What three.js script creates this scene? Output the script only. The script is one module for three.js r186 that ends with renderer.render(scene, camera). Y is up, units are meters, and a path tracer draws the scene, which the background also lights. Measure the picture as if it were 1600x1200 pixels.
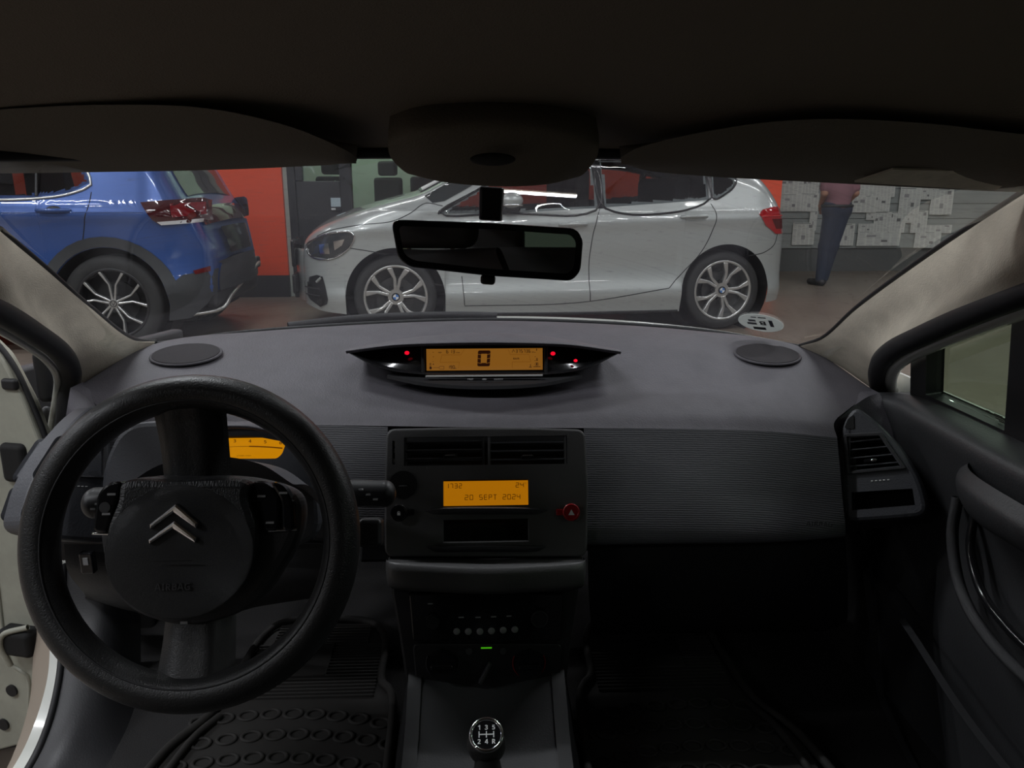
import * as THREE from 'three';
import { RoundedBoxGeometry } from 'three/addons/geometries/RoundedBoxGeometry.js';
import { mergeGeometries, mergeVertices, toCreasedNormals } from 'three/addons/utils/BufferGeometryUtils.js';
import { MarchingCubes } from 'three/addons/objects/MarchingCubes.js';
import { RectAreaLightUniformsLib } from 'three/addons/lights/RectAreaLightUniformsLib.js';
import { FontLoader } from 'three/addons/loaders/FontLoader.js';
import { TextGeometry } from 'three/addons/geometries/TextGeometry.js';

// ---------------------------------------------------------------- camera, exposure, lamps
const scene = new THREE.Scene();
scene.background = new THREE.Color(0x000000);
const camera = new THREE.PerspectiveCamera(53.9, 1600 / 1200, 0.02, 80);
camera.position.set(0, 1.14, 0);
camera.lookAt(0.0372, 1.14 - 0.247, -0.9683);
const renderer = new THREE.WebGLRenderer({ antialias: true });
renderer.toneMapping = THREE.LinearToneMapping;
renderer.toneMappingExposure = 0.8;
renderer.shadowMap.enabled = true;
RectAreaLightUniformsLib.init();
const CEILING = 3.7;
// x, z, strength of every ceiling fitting in the showroom
const FITTINGS = [];
for (const [z, k] of [[-7.2, 0.5], [-4.4, 0.8], [-2.4, 1.4], [0.4, 1.4], [3.6, 1]]) for (const x of [-8.0, -4.6, -1.7, 1.7, 4.6, 8.0]) FITTINGS.push([x, z, k * (x < 0 && x > -7 && z > -3 && z < 2 ? 1.7 : x > 3 && z < -6 ? 2.4 : 1)]);
const LAMP = 110;

// ---------------------------------------------------------------- helpers
const taken = {};
function numbered(n) { if (!(n in taken)) { taken[n] = 0; return n; } taken[n]++; return n + '_' + String(taken[n]).padStart(3, '0'); }
function meta(o, label, category, group, kind) {
  o.userData.label = label; o.userData.category = category;
  if (group) o.userData.group = group;
  if (kind) o.userData.kind = kind;
  return o;
}
function thing(name, label, category, group, kind) {
  const g = new THREE.Group(); g.name = numbered(name); scene.add(g);
  return meta(g, label, category, group, kind);
}
function part(parent, name, geo, mat, label) {
  const g = Array.isArray(geo) ? merge(geo) : geo;
  const m = new THREE.Mesh(g, mat); m.name = parent === scene ? numbered(name) : name;
  m.castShadow = m.receiveShadow = true; parent.add(m);
  if (label) m.userData.label = label;
  return m;
}
const merge = (list) => mergeGeometries(list.map((g) => { const h = g.index ? g.toNonIndexed() : g; for (const k of Object.keys(h.attributes)) if (!['position', 'normal', 'uv'].includes(k)) h.deleteAttribute(k); if (!h.attributes.uv) h.setAttribute('uv', new THREE.BufferAttribute(new Float32Array(h.attributes.position.count * 2), 2)); if (!h.attributes.normal) h.computeVertexNormals(); return h; }));
const V = (x, y, z) => new THREE.Vector3(x, y, z);
const v3 = (a) => new THREE.Vector3(a[0], a[1], a[2] || 0);
function rng(seed) { let s = seed >>> 0; return () => { s = (s + 0x6D2B79F5) >>> 0; let t = Math.imul(s ^ (s >>> 15), 1 | s); t = (t + Math.imul(t ^ (t >>> 7), 61 | t)) ^ t; return ((t ^ (t >>> 14)) >>> 0) / 4294967296; }; }
function crv(pts, n, closed = false) {
  if (pts.length < 3 && !closed) { const a = v3(pts[0]), b = v3(pts[pts.length - 1]); return Array.from({ length: n + 1 }, (_, i) => a.clone().lerp(b, i / n)); }
  return new THREE.CatmullRomCurve3(pts.map((p) => p.isVector3 ? p : v3(p)), closed, 'centripetal').getPoints(n);
}
// surface through rows of points, uv in metres
function loft(rows, nu = 40, nv = 30, smoothV = true) {
  const R = rows.map((r) => crv(r, nu));
  const cols = [];
  for (let i = 0; i <= nu; i++) { const c = R.map((r) => r[i]); cols.push(smoothV ? crv(c, nv) : c); }
  const m = cols[0].length, pos = [], uv = [], idx = [];
  let U = 0;
  const mid = Math.floor(m / 2);
  for (let i = 0; i <= nu; i++) {
    if (i) U += cols[i][mid].distanceTo(cols[i - 1][mid]);
    let W = 0;
    for (let j = 0; j < m; j++) { if (j) W += cols[i][j].distanceTo(cols[i][j - 1]); const p = cols[i][j]; pos.push(p.x, p.y, p.z); uv.push(U, W); }
  }
  for (let i = 0; i < nu; i++) for (let j = 0; j < m - 1; j++) { const a = i * m + j, b = a + m; idx.push(a, b, a + 1, b, b + 1, a + 1); }
  const g = new THREE.BufferGeometry();
  g.setAttribute('position', new THREE.Float32BufferAttribute(pos, 3)); g.setAttribute('uv', new THREE.Float32BufferAttribute(uv, 2)); g.setIndex(idx); g.computeVertexNormals();
  return g;
}
// a loft with thickness: second skin moved by the vector d
function slab(rows, d, nu, nv, smoothV) {
  const a = loft(rows, nu, nv, smoothV), b = loft(rows.map((r) => r.map((p) => [p[0] + d[0], p[1] + d[1], p[2] + d[2]])), nu, nv, smoothV);
  const rim = [rows[0], rows[rows.length - 1]].map((r) => loft([r, r.map((p) => [p[0] + d[0], p[1] + d[1], p[2] + d[2]])], nu, 1, false));
  const side = [0, rows[0].length - 1].map((k) => { const c = rows.map((r) => r[k]); return loft([c, c.map((p) => [p[0] + d[0], p[1] + d[1], p[2] + d[2]])], nv || 8, 1, false); });
  return merge([a, b, ...rim, ...side]);
}
function tube(pts, r, n = 24, rs = 8, closed = false) {
  const c = new THREE.CatmullRomCurve3(pts.map(v3), closed, 'centripetal');
  return new THREE.TubeGeometry(c, n, r, rs, closed);
}
function line(a, b, r, rs = 8) { return new THREE.TubeGeometry(new THREE.LineCurve3(v3(a), v3(b)), 1, r, rs, false); }
const box = (w, h, d, x = 0, y = 0, z = 0, r = 0.002) => { const g = new RoundedBoxGeometry(w, h, d, 2, Math.min(r, w / 2.01, h / 2.01, d / 2.01)); g.translate(x, y, z); return g; };
const ball = (r, x, y, z, sx = 1, sy = 1, sz = 1) => { const g = new THREE.SphereGeometry(r, 20, 14); g.scale(sx, sy, sz); g.translate(x, y, z); return g; };
// disc whose axis is local z
const disc = (r, d, x, y, z, n = 32) => { const g = new THREE.CylinderGeometry(r, r, d, n); g.rotateX(Math.PI / 2); g.translate(x, y, z); return g; };
const ring = (r, t, x, y, z, n = 40) => { const g = new THREE.TorusGeometry(r, t, 10, n); g.translate(x, y, z); return g; };
function rounded(pts, r) { // polygon with rounded corners
  const s = new THREE.Shape(), n = pts.length, P = pts.map((p) => new THREE.Vector2(p[0], p[1]));
  for (let i = 0; i < n; i++) {
    const a = P[(i + n - 1) % n], b = P[i], c = P[(i + 1) % n];
    const rr = Math.min(r, a.distanceTo(b) * 0.45, c.distanceTo(b) * 0.45);
    const p = b.clone().add(a.clone().sub(b).setLength(rr)), q = b.clone().add(c.clone().sub(b).setLength(rr));
    if (i === 0) s.moveTo(p.x, p.y); else s.lineTo(p.x, p.y);
    s.quadraticCurveTo(b.x, b.y, q.x, q.y);
  }
  s.closePath(); return s;
}
function plate(pts, depth, z0 = 0, { r = 0.003, bevel = 0.0015, holes = [], cs = 6 } = {}) {
  const s = pts instanceof THREE.Shape ? pts : rounded(pts, r);
  for (const h of holes) s.holes.push(h instanceof THREE.Shape ? h : rounded(h, r));
  const g = new THREE.ExtrudeGeometry(s, { depth: Math.max(1e-4, depth - 2 * bevel), bevelEnabled: bevel > 0, bevelThickness: bevel, bevelSize: bevel, bevelOffset: -bevel, bevelSegments: 2, curveSegments: cs });
  g.translate(0, 0, z0 + bevel); return g;
}
const rect = (a, b) => [[a[0], b[1]], [b[0], b[1]], [b[0], a[1]], [a[0], a[1]]];
function smoothShape(pts, n = 60) { const c = crv(pts, n, true); return new THREE.Shape(c.map((p) => new THREE.Vector2(p.x, p.y))); }
// group or geometry laid into a frame [origin, right, up, out]
function frameMatrix(f) { return new THREE.Matrix4().makeBasis(v3(f[1]), v3(f[2]), v3(f[3])).setPosition(v3(f[0])); }
function lay(o, f) { const m = frameMatrix(f); if (o.isBufferGeometry) return o.applyMatrix4(m); m.decompose(o.position, o.quaternion, o.scale); return o; }

// ---------------------------------------------------------------- textures and materials
function noiseTexture(size, fn) {
  const d = new Uint8Array(size * size * 4);
  for (let y = 0; y < size; y++) for (let x = 0; x < size; x++) { const c = fn(x / size, y / size, x, y), k = (y * size + x) * 4; for (let i = 0; i < 3; i++) d[k + i] = Math.max(0, Math.min(255, (Array.isArray(c) ? c[i] : c) * 255)); d[k + 3] = 255; }
  const t = new THREE.DataTexture(d, size, size); t.magFilter = THREE.LinearFilter; t.minFilter = THREE.LinearMipmapLinearFilter; t.wrapS = t.wrapT = THREE.RepeatWrapping; t.generateMipmaps = true; t.needsUpdate = true; return t;
}
function valueNoise(seed, period) { // tileable
  const r = rng(seed), g = Array.from({ length: period * period }, () => r());
  return (u, v) => { const x = u * period, y = v * period, i = Math.floor(x), j = Math.floor(y), a = x - i, b = y - j, s = a * a * (3 - 2 * a), t = b * b * (3 - 2 * b); const at = (p, q) => g[((q % period + period) % period) * period + ((p % period + period) % period)]; return (at(i, j) * (1 - s) + at(i + 1, j) * s) * (1 - t) + (at(i, j + 1) * (1 - s) + at(i + 1, j + 1) * s) * t; };
}
const n8 = valueNoise(1, 8), n16 = valueNoise(2, 16), n32 = valueNoise(3, 32), n64 = valueNoise(4, 64), n128 = valueNoise(5, 128);
const fbm = (u, v) => n8(u, v) * 0.4 + n16(u, v) * 0.25 + n32(u, v) * 0.17 + n64(u, v) * 0.1 + n128(u, v) * 0.08;
const grainTex = noiseTexture(256, (u, v) => n64(u, v) * 0.55 + n128(u, v) * 0.45);
const ribTex = noiseTexture(256, (u, v) => 0.5 + 0.4 * Math.sin(v * Math.PI * 2 * 40 + 2.2 * n64(u * 0.5, v)) + 0.5 * (n64(u, v) - 0.5));
const floorTex = noiseTexture(512, (u, v) => { const k = 0.80 + 0.28 * (fbm(u, v) - 0.5) + 0.1 * (n128(u, v) - 0.5); return [k, k * 0.985, k * 0.965]; });
const blotchTex = noiseTexture(256, (u, v) => 0.82 + 0.36 * (fbm(u, v) - 0.5));
const leatherTex = noiseTexture(256, (u, v) => { const a = n64(u, v), b = n32(v, u); return 1 - 0.6 * Math.abs(a - 0.5) * 2 * (0.5 + b); });
const rep = (t, k) => { const c = t.clone(); c.repeat.set(k, k); c.needsUpdate = true; return c; };
const lin = (r, g, b) => new THREE.Color().setRGB(r, g, b);
function mat(color, rough, o = {}) { return new THREE.MeshPhysicalMaterial({ color, roughness: rough, side: THREE.DoubleSide, ...o }); }
const grain8 = rep(grainTex, 9), rib4 = rep(ribTex, 7), leather12 = rep(leatherTex, 12);
const M = {
  pad: mat(lin(0.082, 0.076, 0.088), 0.62, { bumpMap: grain8, bumpScale: 0.0004, map: rep(blotchTex, 3) }),
  face: mat(lin(0.070, 0.070, 0.078), 0.6, { bumpMap: rib4, bumpScale: 0.0003 }),
  pod: mat(lin(0.055, 0.057, 0.065), 0.5, { bumpMap: grain8, bumpScale: 0.0003 }),
  panel: mat(lin(0.028, 0.028, 0.030), 0.5, { bumpMap: grain8, bumpScale: 0.0002 }),
  bezel: mat(lin(0.080, 0.079, 0.080), 0.45, { bumpMap: grain8, bumpScale: 0.0002 }),
  black: mat(lin(0.010, 0.010, 0.011), 0.45),
  deep: mat(lin(0.004, 0.004, 0.004), 0.8),
  gloss: mat(lin(0.008, 0.008, 0.009), 0.12),
  leather: mat(lin(0.014, 0.014, 0.014), 0.42, { bumpMap: leather12, bumpScale: 0.0003 }),
  hub: mat(lin(0.017, 0.019, 0.021), 0.48, { bumpMap: leather12, bumpScale: 0.0008 }),
  chrome: mat(lin(0.75, 0.75, 0.76), 0.12, { metalness: 1 }),
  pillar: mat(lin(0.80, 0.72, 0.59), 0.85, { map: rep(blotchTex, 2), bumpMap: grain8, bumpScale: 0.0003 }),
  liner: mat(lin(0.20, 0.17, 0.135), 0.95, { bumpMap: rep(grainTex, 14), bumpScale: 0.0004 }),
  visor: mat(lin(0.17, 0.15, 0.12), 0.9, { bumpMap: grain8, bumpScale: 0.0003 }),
  rubber: mat(lin(0.008, 0.008, 0.009), 0.6),
  white: mat(lin(0.62, 0.63, 0.58), 0.3, { clearcoat: 0.6, clearcoatRoughness: 0.1 }),
  primer: mat(lin(0.40, 0.40, 0.33), 0.5, { map: rep(blotchTex, 2) }),
  carpet: mat(lin(0.018, 0.017, 0.017), 1, { bumpMap: rep(grainTex, 20), bumpScale: 0.001 }),
  mat: mat(lin(0.020, 0.018, 0.016), 0.8, { map: rep(blotchTex, 4) }),
  seat: mat(lin(0.035, 0.033, 0.033), 0.95, { bumpMap: rep(grainTex, 16), bumpScale: 0.0006 }),
  print: mat(lin(0.65, 0.65, 0.65), 0.6),
  greyprint: mat(lin(0.25, 0.25, 0.25), 0.6),
  red: mat(lin(0.28, 0.008, 0.012), 0.25),
};
function canvasTexture(w, h, draw) {
  const c = document.createElement('canvas'); c.width = w; c.height = h; draw(c.getContext('2d'), w, h);
  const t = new THREE.CanvasTexture(c); t.colorSpace = THREE.SRGBColorSpace; return t;
}
const screenMat = (tex, k) => new THREE.MeshStandardMaterial({ color: 0x000000, roughness: 0.4, emissive: 0xffffff, emissiveMap: tex, emissiveIntensity: k });
const glow = (c, k) => new THREE.MeshStandardMaterial({ color: 0x000000, emissive: c, emissiveIntensity: k });
const font = await new FontLoader().loadAsync('fonts/droid/droid_sans_bold.typeface.json');
function word(t, size, x, y, z, depth = 0.0004) { const g = new TextGeometry(t, { font, size, depth, curveSegments: 3 }); g.computeBoundingBox(); const b = g.boundingBox; g.translate(x - (b.max.x + b.min.x) / 2, y - size / 2, z); return g; }

// ---------------------------------------------------------------- the showroom
{
  const st = (name, geo, m, label, cat) => meta(part(scene, name, geo, m), label, cat, null, 'structure');
  const fg = new THREE.BoxGeometry(26, 0.2, 22); fg.translate(0, -0.1, -1);
  const uv = fg.attributes.uv; for (let i = 0; i < uv.count; i++) uv.setXY(i, uv.getX(i) * 10, uv.getY(i) * 8.5);
  st('floor', fg, mat(lin(0.23, 0.19, 0.155), 0.4, { map: floorTex }), 'beige polished concrete showroom floor', 'floor');
  const b = (w, h, d, x, y, z) => { const g = new THREE.BoxGeometry(w, h, d); g.translate(x, y, z); return g; };
  const orange = mat(lin(0.82, 0.070, 0.010), 0.45), grey = mat(lin(0.30, 0.33, 0.31), 0.7, { map: rep(blotchTex, 0.4) }), charcoal = mat(lin(0.02, 0.022, 0.025), 0.5);
  const wo = st('wall_front', b(10.6, CEILING - 0.24, 0.2, -7.45, 0.24 + (CEILING - 0.24) / 2, -8.6), orange, 'bright orange painted showroom wall behind the blue car', 'wall');
  part(wo, 'baseboard', b(10.6, 0.24, 0.22, -7.45, 0.12, -8.6), charcoal);
  const wp = st('wall_right_front', b(12, CEILING, 0.2, 7, CEILING / 2, -11.14), mat(lin(0.14, 0.15, 0.145), 0.7, { map: rep(blotchTex, 0.4) }), 'pale grey green panelled wall hung with newspaper', 'wall');
  const bd = mat(lin(0.40, 0.44, 0.42), 0.7, { map: rep(blotchTex, 0.6) }), bg = box(12, 0.205, 0.03, 0, 0, 0, 0.004);
  for (let i = 0; i < 15; i++) { const o = part(wp, 'board', bg, bd); o.position.set(7, 0.44 + i * 0.212, -11.025); }
  st('wall_left', b(0.2, CEILING, 22, -13, CEILING / 2, -1), grey, 'grey side wall of the showroom', 'wall');
  st('wall_right', b(0.2, CEILING, 22, 13, CEILING / 2, -1), grey, 'grey right hand wall of the showroom', 'wall');
  st('wall_back', b(26, CEILING, 0.2, 0, CEILING / 2, 9.9), grey, 'grey rear wall of the showroom', 'wall');
  st('ceiling', b(26, 0.2, 22, 0, CEILING + 0.1, -1), mat(lin(0.10, 0.10, 0.11), 0.9), 'dark showroom ceiling', 'ceiling');
  // fittings
  const body = box(1.3, 0.06, 0.12, 0, 0.03, 0, 0.01), diff = box(1.22, 0.012, 0.07, 0, -0.004, 0, 0.004);
  const bm = mat(lin(0.5, 0.5, 0.5), 0.5), dm = glow(0xfff4e4, 9);
  FITTINGS.forEach(([x, z, k], i) => {
    const t = thing('ceiling_light', 'white strip light on the dark showroom ceiling', 'lamp', 'strip lights on the showroom ceiling');
    t.position.set(x, CEILING - 0.07, z);
    part(t, 'housing', body, bm); part(t, 'diffuser', diff, dm);
    const l = new THREE.RectAreaLight(0xf6f9ff, LAMP * k, 1.22, 0.07); l.position.set(x, CEILING - 0.09, z); l.rotation.x = -Math.PI / 2; scene.add(l);
  });
}
// ---------------------------------------------------------------- the car the photograph is taken in: shell
const glassMat = mat(lin(0.97, 0.985, 0.975), 0.0, { transmission: 1, thickness: 0, ior: 1.5 });
const tintMat = mat(lin(0.70, 0.79, 0.69), 0.0, { transmission: 1, thickness: 0, ior: 1.5 });
let windscreen;
const shell = (name, geo, m, label, cat) => meta(part(scene, name, geo, m), label, cat, null, 'structure');
{
  const bottom = [[-0.6338,0.8541,-1.33], [-0.621,0.8594,-1.43], [-0.4641,0.8629,-1.54], [0.0026,0.867,-1.64], [0.4391,0.8571,-1.56], [0.6309,0.8414,-1.44], [0.6405,0.8368,-1.36]];
  const top = [[-0.62, 1.15, -0.62], [-0.565, 1.168, -0.70], [-0.35, 1.18, -0.86], [0, 1.185, -0.92], [0.35, 1.18, -0.86], [0.565, 1.168, -0.70], [0.62, 1.15, -0.62]];
  const mid = bottom.map((p, i) => [(p[0] + top[i][0]) / 2 * 1.01, (p[1] + top[i][1]) / 2 + 0.02, (p[2] + top[i][2]) / 2 - 0.015]);
  mid[1] = [-0.6042,1.0319,-1.085]; mid[0] = [mid[1][0] - 0.06, mid[1][1] - 0.01, mid[1][2] + 0.06]; mid[5] = [0.6212,1.0547,-1.04]; mid[6] = [mid[5][0] + 0.06, mid[5][1] - 0.01, mid[5][2] + 0.06];
  const w = shell('window_1', loft([bottom, mid, top], 40, 20), glassMat, 'dusty curved windscreen in front of the dashboard', 'windscreen');
  windscreen = w;
  // dirt left outside the wiper sweep, with its own streaks and outlines
  const dust = noiseTexture(512, (u, v, x, y) => {
    const sx = (u - 0.5) * 1.45, sy = v * 0.72;
    const sweep = (cx, cy, r0, r1) => { const d = Math.hypot(sx - cx, sy - cy); return d > r0 && d < r1 && sy > cy + 0.02; };
    const clean = sweep(-0.5, -0.1, 0.1, 0.62) || sweep(0.12, -0.1, 0.1, 0.60);
    const d1 = Math.hypot(sx + 0.3, sy + 0.55);
    const streak = Math.pow(n128(d1 * 1.7, 0.3), 6) * (0.4 + 0.6 * n16(u, v)) * 0.35;
    const a = (clean ? 0.006 : 0.04) + streak * 0.7 + (clean ? 0.008 : 0.05) * (fbm(u * 2 % 1, v * 2 % 1)) + Math.pow(n128(u, v), 14) * 0.2;
    return a;
  });
  const dg = loft([bottom, mid, top].map((r) => r.map((p) => [p[0], p[1] + 0.0035, p[2] - 0.002])), 40, 20);
  { const uv = dg.attributes.uv; let mu = 0; for (let i = 0; i < uv.count; i++) mu = Math.max(mu, uv.getX(i)); for (let i = 0; i < uv.count; i++) uv.setXY(i, uv.getX(i) / mu, Math.min(1, uv.getY(i) / 0.78)); }
  part(w, 'dust_film', dg, mat(lin(0.55, 0.50, 0.46), 1, { transparent: true, alphaMap: dust }), 'dust film with wiper arcs');
  // black rubber rim round the glass
  part(w, 'seal', [tube(bottom.slice(1, 6), 0.005, 60), tube(top, 0.008, 60), tube([[-0.6204,0.8644,-1.43], [-0.636,0.879,-1.38], [-0.6309,0.9621,-1.23], [-0.5962,1.0405,-1.06], [-0.5742,1.0966,-0.94]], 0.004, 30), tube([[0.6198,0.8474,-1.43], [0.6327,0.8728,-1.37], [0.6244,0.954,-1.23], [0.6134,1.0556,-1.03], [0.5921,1.1402,-0.83]], 0.004, 30)], M.rubber);
}
// sticker inside the windscreen
{
  const t = thing('windscreen_sticker', 'round white environmental sticker at the foot of the windscreen', 'sticker');
  scene.updateMatrixWorld(true);
  const eye = V(0, 1.14, 0), hit = new THREE.Raycaster(eye, v3([0.527,0.8999,-1.4]).sub(eye).normalize()).intersectObject(windscreen, false)[0];
  const nn = hit.face.normal.clone(); if (nn.z < 0) nn.negate(); const uu = V(0.82, 0, 0.57).addScaledVector(nn, -V(0.82, 0, 0.57).dot(nn)).normalize(), vv = nn.clone().cross(uu);
  t.position.copy(hit.point).addScaledVector(nn, -0.004); t.quaternion.setFromRotationMatrix(new THREE.Matrix4().makeBasis(uu, vv, nn));
  const c = [0, 0], n = 0.006;
  const el = new THREE.Shape(); el.absellipse(c[0], c[1], 0.043, 0.040, 0, Math.PI * 2);
  part(t, 'disc', plate(el, 0.0008, n, { bevel: 0, cs: 24 }), mat(lin(0.80, 0.82, 0.80), 0.9, { transmission: 0.5, thickness: 0 }));
  const q = (x0, y0, x1, y1, m, nm) => part(t, nm, plate(rect([c[0] + x0, c[1] + y0], [c[0] + x1, c[1] + y1]), 0.0004, n + 0.0008, { r: 0.0003, bevel: 0 }), m);
  const ink = mat(lin(0.03, 0.03, 0.035), 0.7), g2 = mat(lin(0.16, 0.17, 0.18), 0.7);
  q(-0.022, 0.006, -0.008, 0.014, g2, 'printed_block'); q(-0.026, -0.008, -0.008, 0.001, g2, 'printed_block'); q(-0.018, -0.030, 0.006, -0.019, ink, 'printed_block');
  q(0.017, -0.012, 0.024, 0.016, mat(lin(0.07, 0.08, 0.10), 0.7), 'printed_block'); q(-0.014, 0.024, -0.004, 0.028, g2, 'printed_line'); q(-0.001, 0.024, 0.014, 0.028, g2, 'printed_line');
  const bl = word('B', 0.017, 0, 0, 0); bl.rotateZ(Math.PI); bl.translate(c[0] + 0.004, c[1] + 0.001, n + 0.0008); part(t, 'letter', bl, ink);
}
// A pillars
{
  const right = [
    [[0.6155,0.8481,-1.42], [0.6283,0.8723,-1.36], [0.6197,0.9523,-1.22], [0.608,1.0529,-1.02], [0.5854,1.1375,-0.82], [0.5691,1.1916,-0.68]],
    [[0.6647,0.8245,-1.37], [0.6512,0.8675,-1.3], [0.6329,0.9395,-1.15], [0.6089,1.0213,-0.97], [0.5727,1.087,-0.79], [0.5628,1.1396,-0.66]],
    [[0.7163,0.786,-1.31], [0.6794,0.8413,-1.26], [0.6404,0.8963,-1.16], [0.6246,0.95,-1.04], [0.6025,1.0379,-0.82], [0.5998,1.0846,-0.69]],
  ];
  const left = [
    [[-0.6162,0.8651,-1.42], [-0.6317,0.8786,-1.37], [-0.626,0.9615,-1.22], [-0.591,1.0389,-1.05], [-0.5685,1.0948,-0.93], [-0.5294,1.1874,-0.74]],
    [[-0.6601,0.8337,-1.37], [-0.6513,0.8665,-1.3], [-0.6311,0.9478,-1.15], [-0.5908,1.0191,-1], [-0.5565,1.0572,-0.9], [-0.5242,1.1396,-0.72]],
    [[-0.7178,0.8064,-1.31], [-0.6825,0.8534,-1.26], [-0.6449,0.9044,-1.17], [-0.6174,0.9568,-1.06], [-0.5826,1.0084,-0.93], [-0.5644,1.0827,-0.76]],
  ];
  for (const [rows, lab, nm, dx] of [[right, 'beige windscreen pillar trim beside the passenger window', 'trim_1', 1], [left, 'beige windscreen pillar trim beside the open driver door', 'trim_2', -1]]) {
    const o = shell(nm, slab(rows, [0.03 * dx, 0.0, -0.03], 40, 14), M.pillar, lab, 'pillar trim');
    const seal = rows[2].map((p, i) => [p[0] + 0.012 * dx, p[1] - 0.006, p[2] - 0.004]);
    const end = [...seal].reverse();
    const low = [seal[0][0] + 0.02 * dx, seal[0][1] - 0.1, seal[0][2] + 0.01];
    part(o, 'door_seal', tube([...end, low], 0.0165, 70, 10), M.rubber, 'black rubber door seal');
    const s2 = seal.map((p) => [p[0] + 0.026 * dx, p[1] - 0.012, p[2] - 0.004]).reverse();
    part(o, 'door_flange', tube([...s2, [low[0] + 0.026 * dx, low[1], low[2]]], dx > 0 ? 0.012 : 0.006, 70, 10), M.white, 'painted body flange');
  }
}
// headliner
{
  const row = (z, y, w, e) => [[-w, y - e, z], [-w * 0.8, y - e * 0.35, z], [-w * 0.4, y, z], [0, y + 0.004, z], [w * 0.4, y, z], [w * 0.8, y - e * 0.35, z], [w, y - e, z]];
  const rows = [row(-0.95, 1.178, 0.56, 0.012), row(-0.80, 1.212, 0.58, 0.03), row(-0.55, 1.268, 0.60, 0.05), row(-0.2, 1.325, 0.61, 0.06), row(0.5, 1.35, 0.61, 0.06), row(1.2, 1.31, 0.58, 0.06), row(1.62, 1.22, 0.53, 0.05)];
  rows[0].forEach((p) => { p[2] += Math.abs(p[0]) ** 2 * 0.55; }); rows[1].forEach((p) => { p[2] += Math.abs(p[0]) ** 2 * 0.4; });
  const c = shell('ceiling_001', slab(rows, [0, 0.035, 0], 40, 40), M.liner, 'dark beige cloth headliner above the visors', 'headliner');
  c.name = 'ceiling_001';
}
// sun visors
{
  const make = (name, label, top, bot, k) => {
    const t = thing(name, label, 'sun visor', 'sun visors');
    const mid = top.map((p, i) => { const b = bot[i]; return [(p[0] + b[0]) / 2, (p[1] + b[1]) / 2 - 0.006, (p[2] + b[2]) / 2 + 0.004]; });
    const back = top.map((p, i) => { const b = bot[i]; return [(p[0] + b[0]) / 2, (p[1] + b[1]) / 2 + 0.014, (p[2] + b[2]) / 2 - 0.012]; });
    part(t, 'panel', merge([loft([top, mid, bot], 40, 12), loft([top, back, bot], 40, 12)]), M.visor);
    const p = bot[k];
    part(t, 'hinge_clip', box(0.035, 0.012, 0.02, p[0], p[1] + 0.008, p[2] - 0.012, 0.004), M.black);
    return t;
  };
  make('sun_visor', 'folded beige sun visor above the steering wheel', [[-0.5355,1.196,-0.68], [-0.4758,1.2041,-0.7], [-0.4171,1.209,-0.71], [-0.3396,1.214,-0.72], [-0.2486,1.2127,-0.73], [-0.1828,1.2,-0.76], [-0.1416,1.1824,-0.81], [-0.1357,1.1758,-0.86]], [[-0.6405,1.1567,-0.8], [-0.5751,1.1574,-0.83], [-0.5158,1.1587,-0.86], [-0.4196,1.1604,-0.87], [-0.3061,1.1628,-0.88], [-0.2173,1.1666,-0.89], [-0.1601,1.1701,-0.89], [-0.1389,1.1753,-0.88]], 6);
  const r = make('sun_visor', 'folded beige sun visor above the passenger seat with a painted patch of light', [[0.1526,1.1763,-0.86], [0.1653,1.1849,-0.82], [0.2178,1.1966,-0.77], [0.2696,1.2032,-0.74], [0.3216,1.2045,-0.72], [0.4064,1.2,-0.71], [0.4837,1.1894,-0.69], [0.5659,1.1796,-0.66]], [[0.1563,1.1743,-0.88], [0.1805,1.1649,-0.89], [0.2548,1.1572,-0.89], [0.3259,1.1529,-0.88], [0.3959,1.1493,-0.87], [0.5019,1.1436,-0.86], [0.5709,1.1395,-0.82], [0.6788,1.1395,-0.78]], 2);
  part(r, 'painted_light_patch', slab([[[0.424,1.1638,-0.795], [0.4822,1.1623,-0.785], [0.5462,1.1596,-0.775]], [[0.4045,1.1516,-0.835], [0.4827,1.1469,-0.828], [0.5493,1.1428,-0.815]]], [0, -0.002, 0.001], 10, 1, false), mat(lin(0.85, 0.79, 0.66), 0.8, { map: rep(blotchTex, 6) }), 'patch of light painted as a pale sheet on the visor');  // pale sheet stands in for light falling on the visor underside
}
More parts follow.
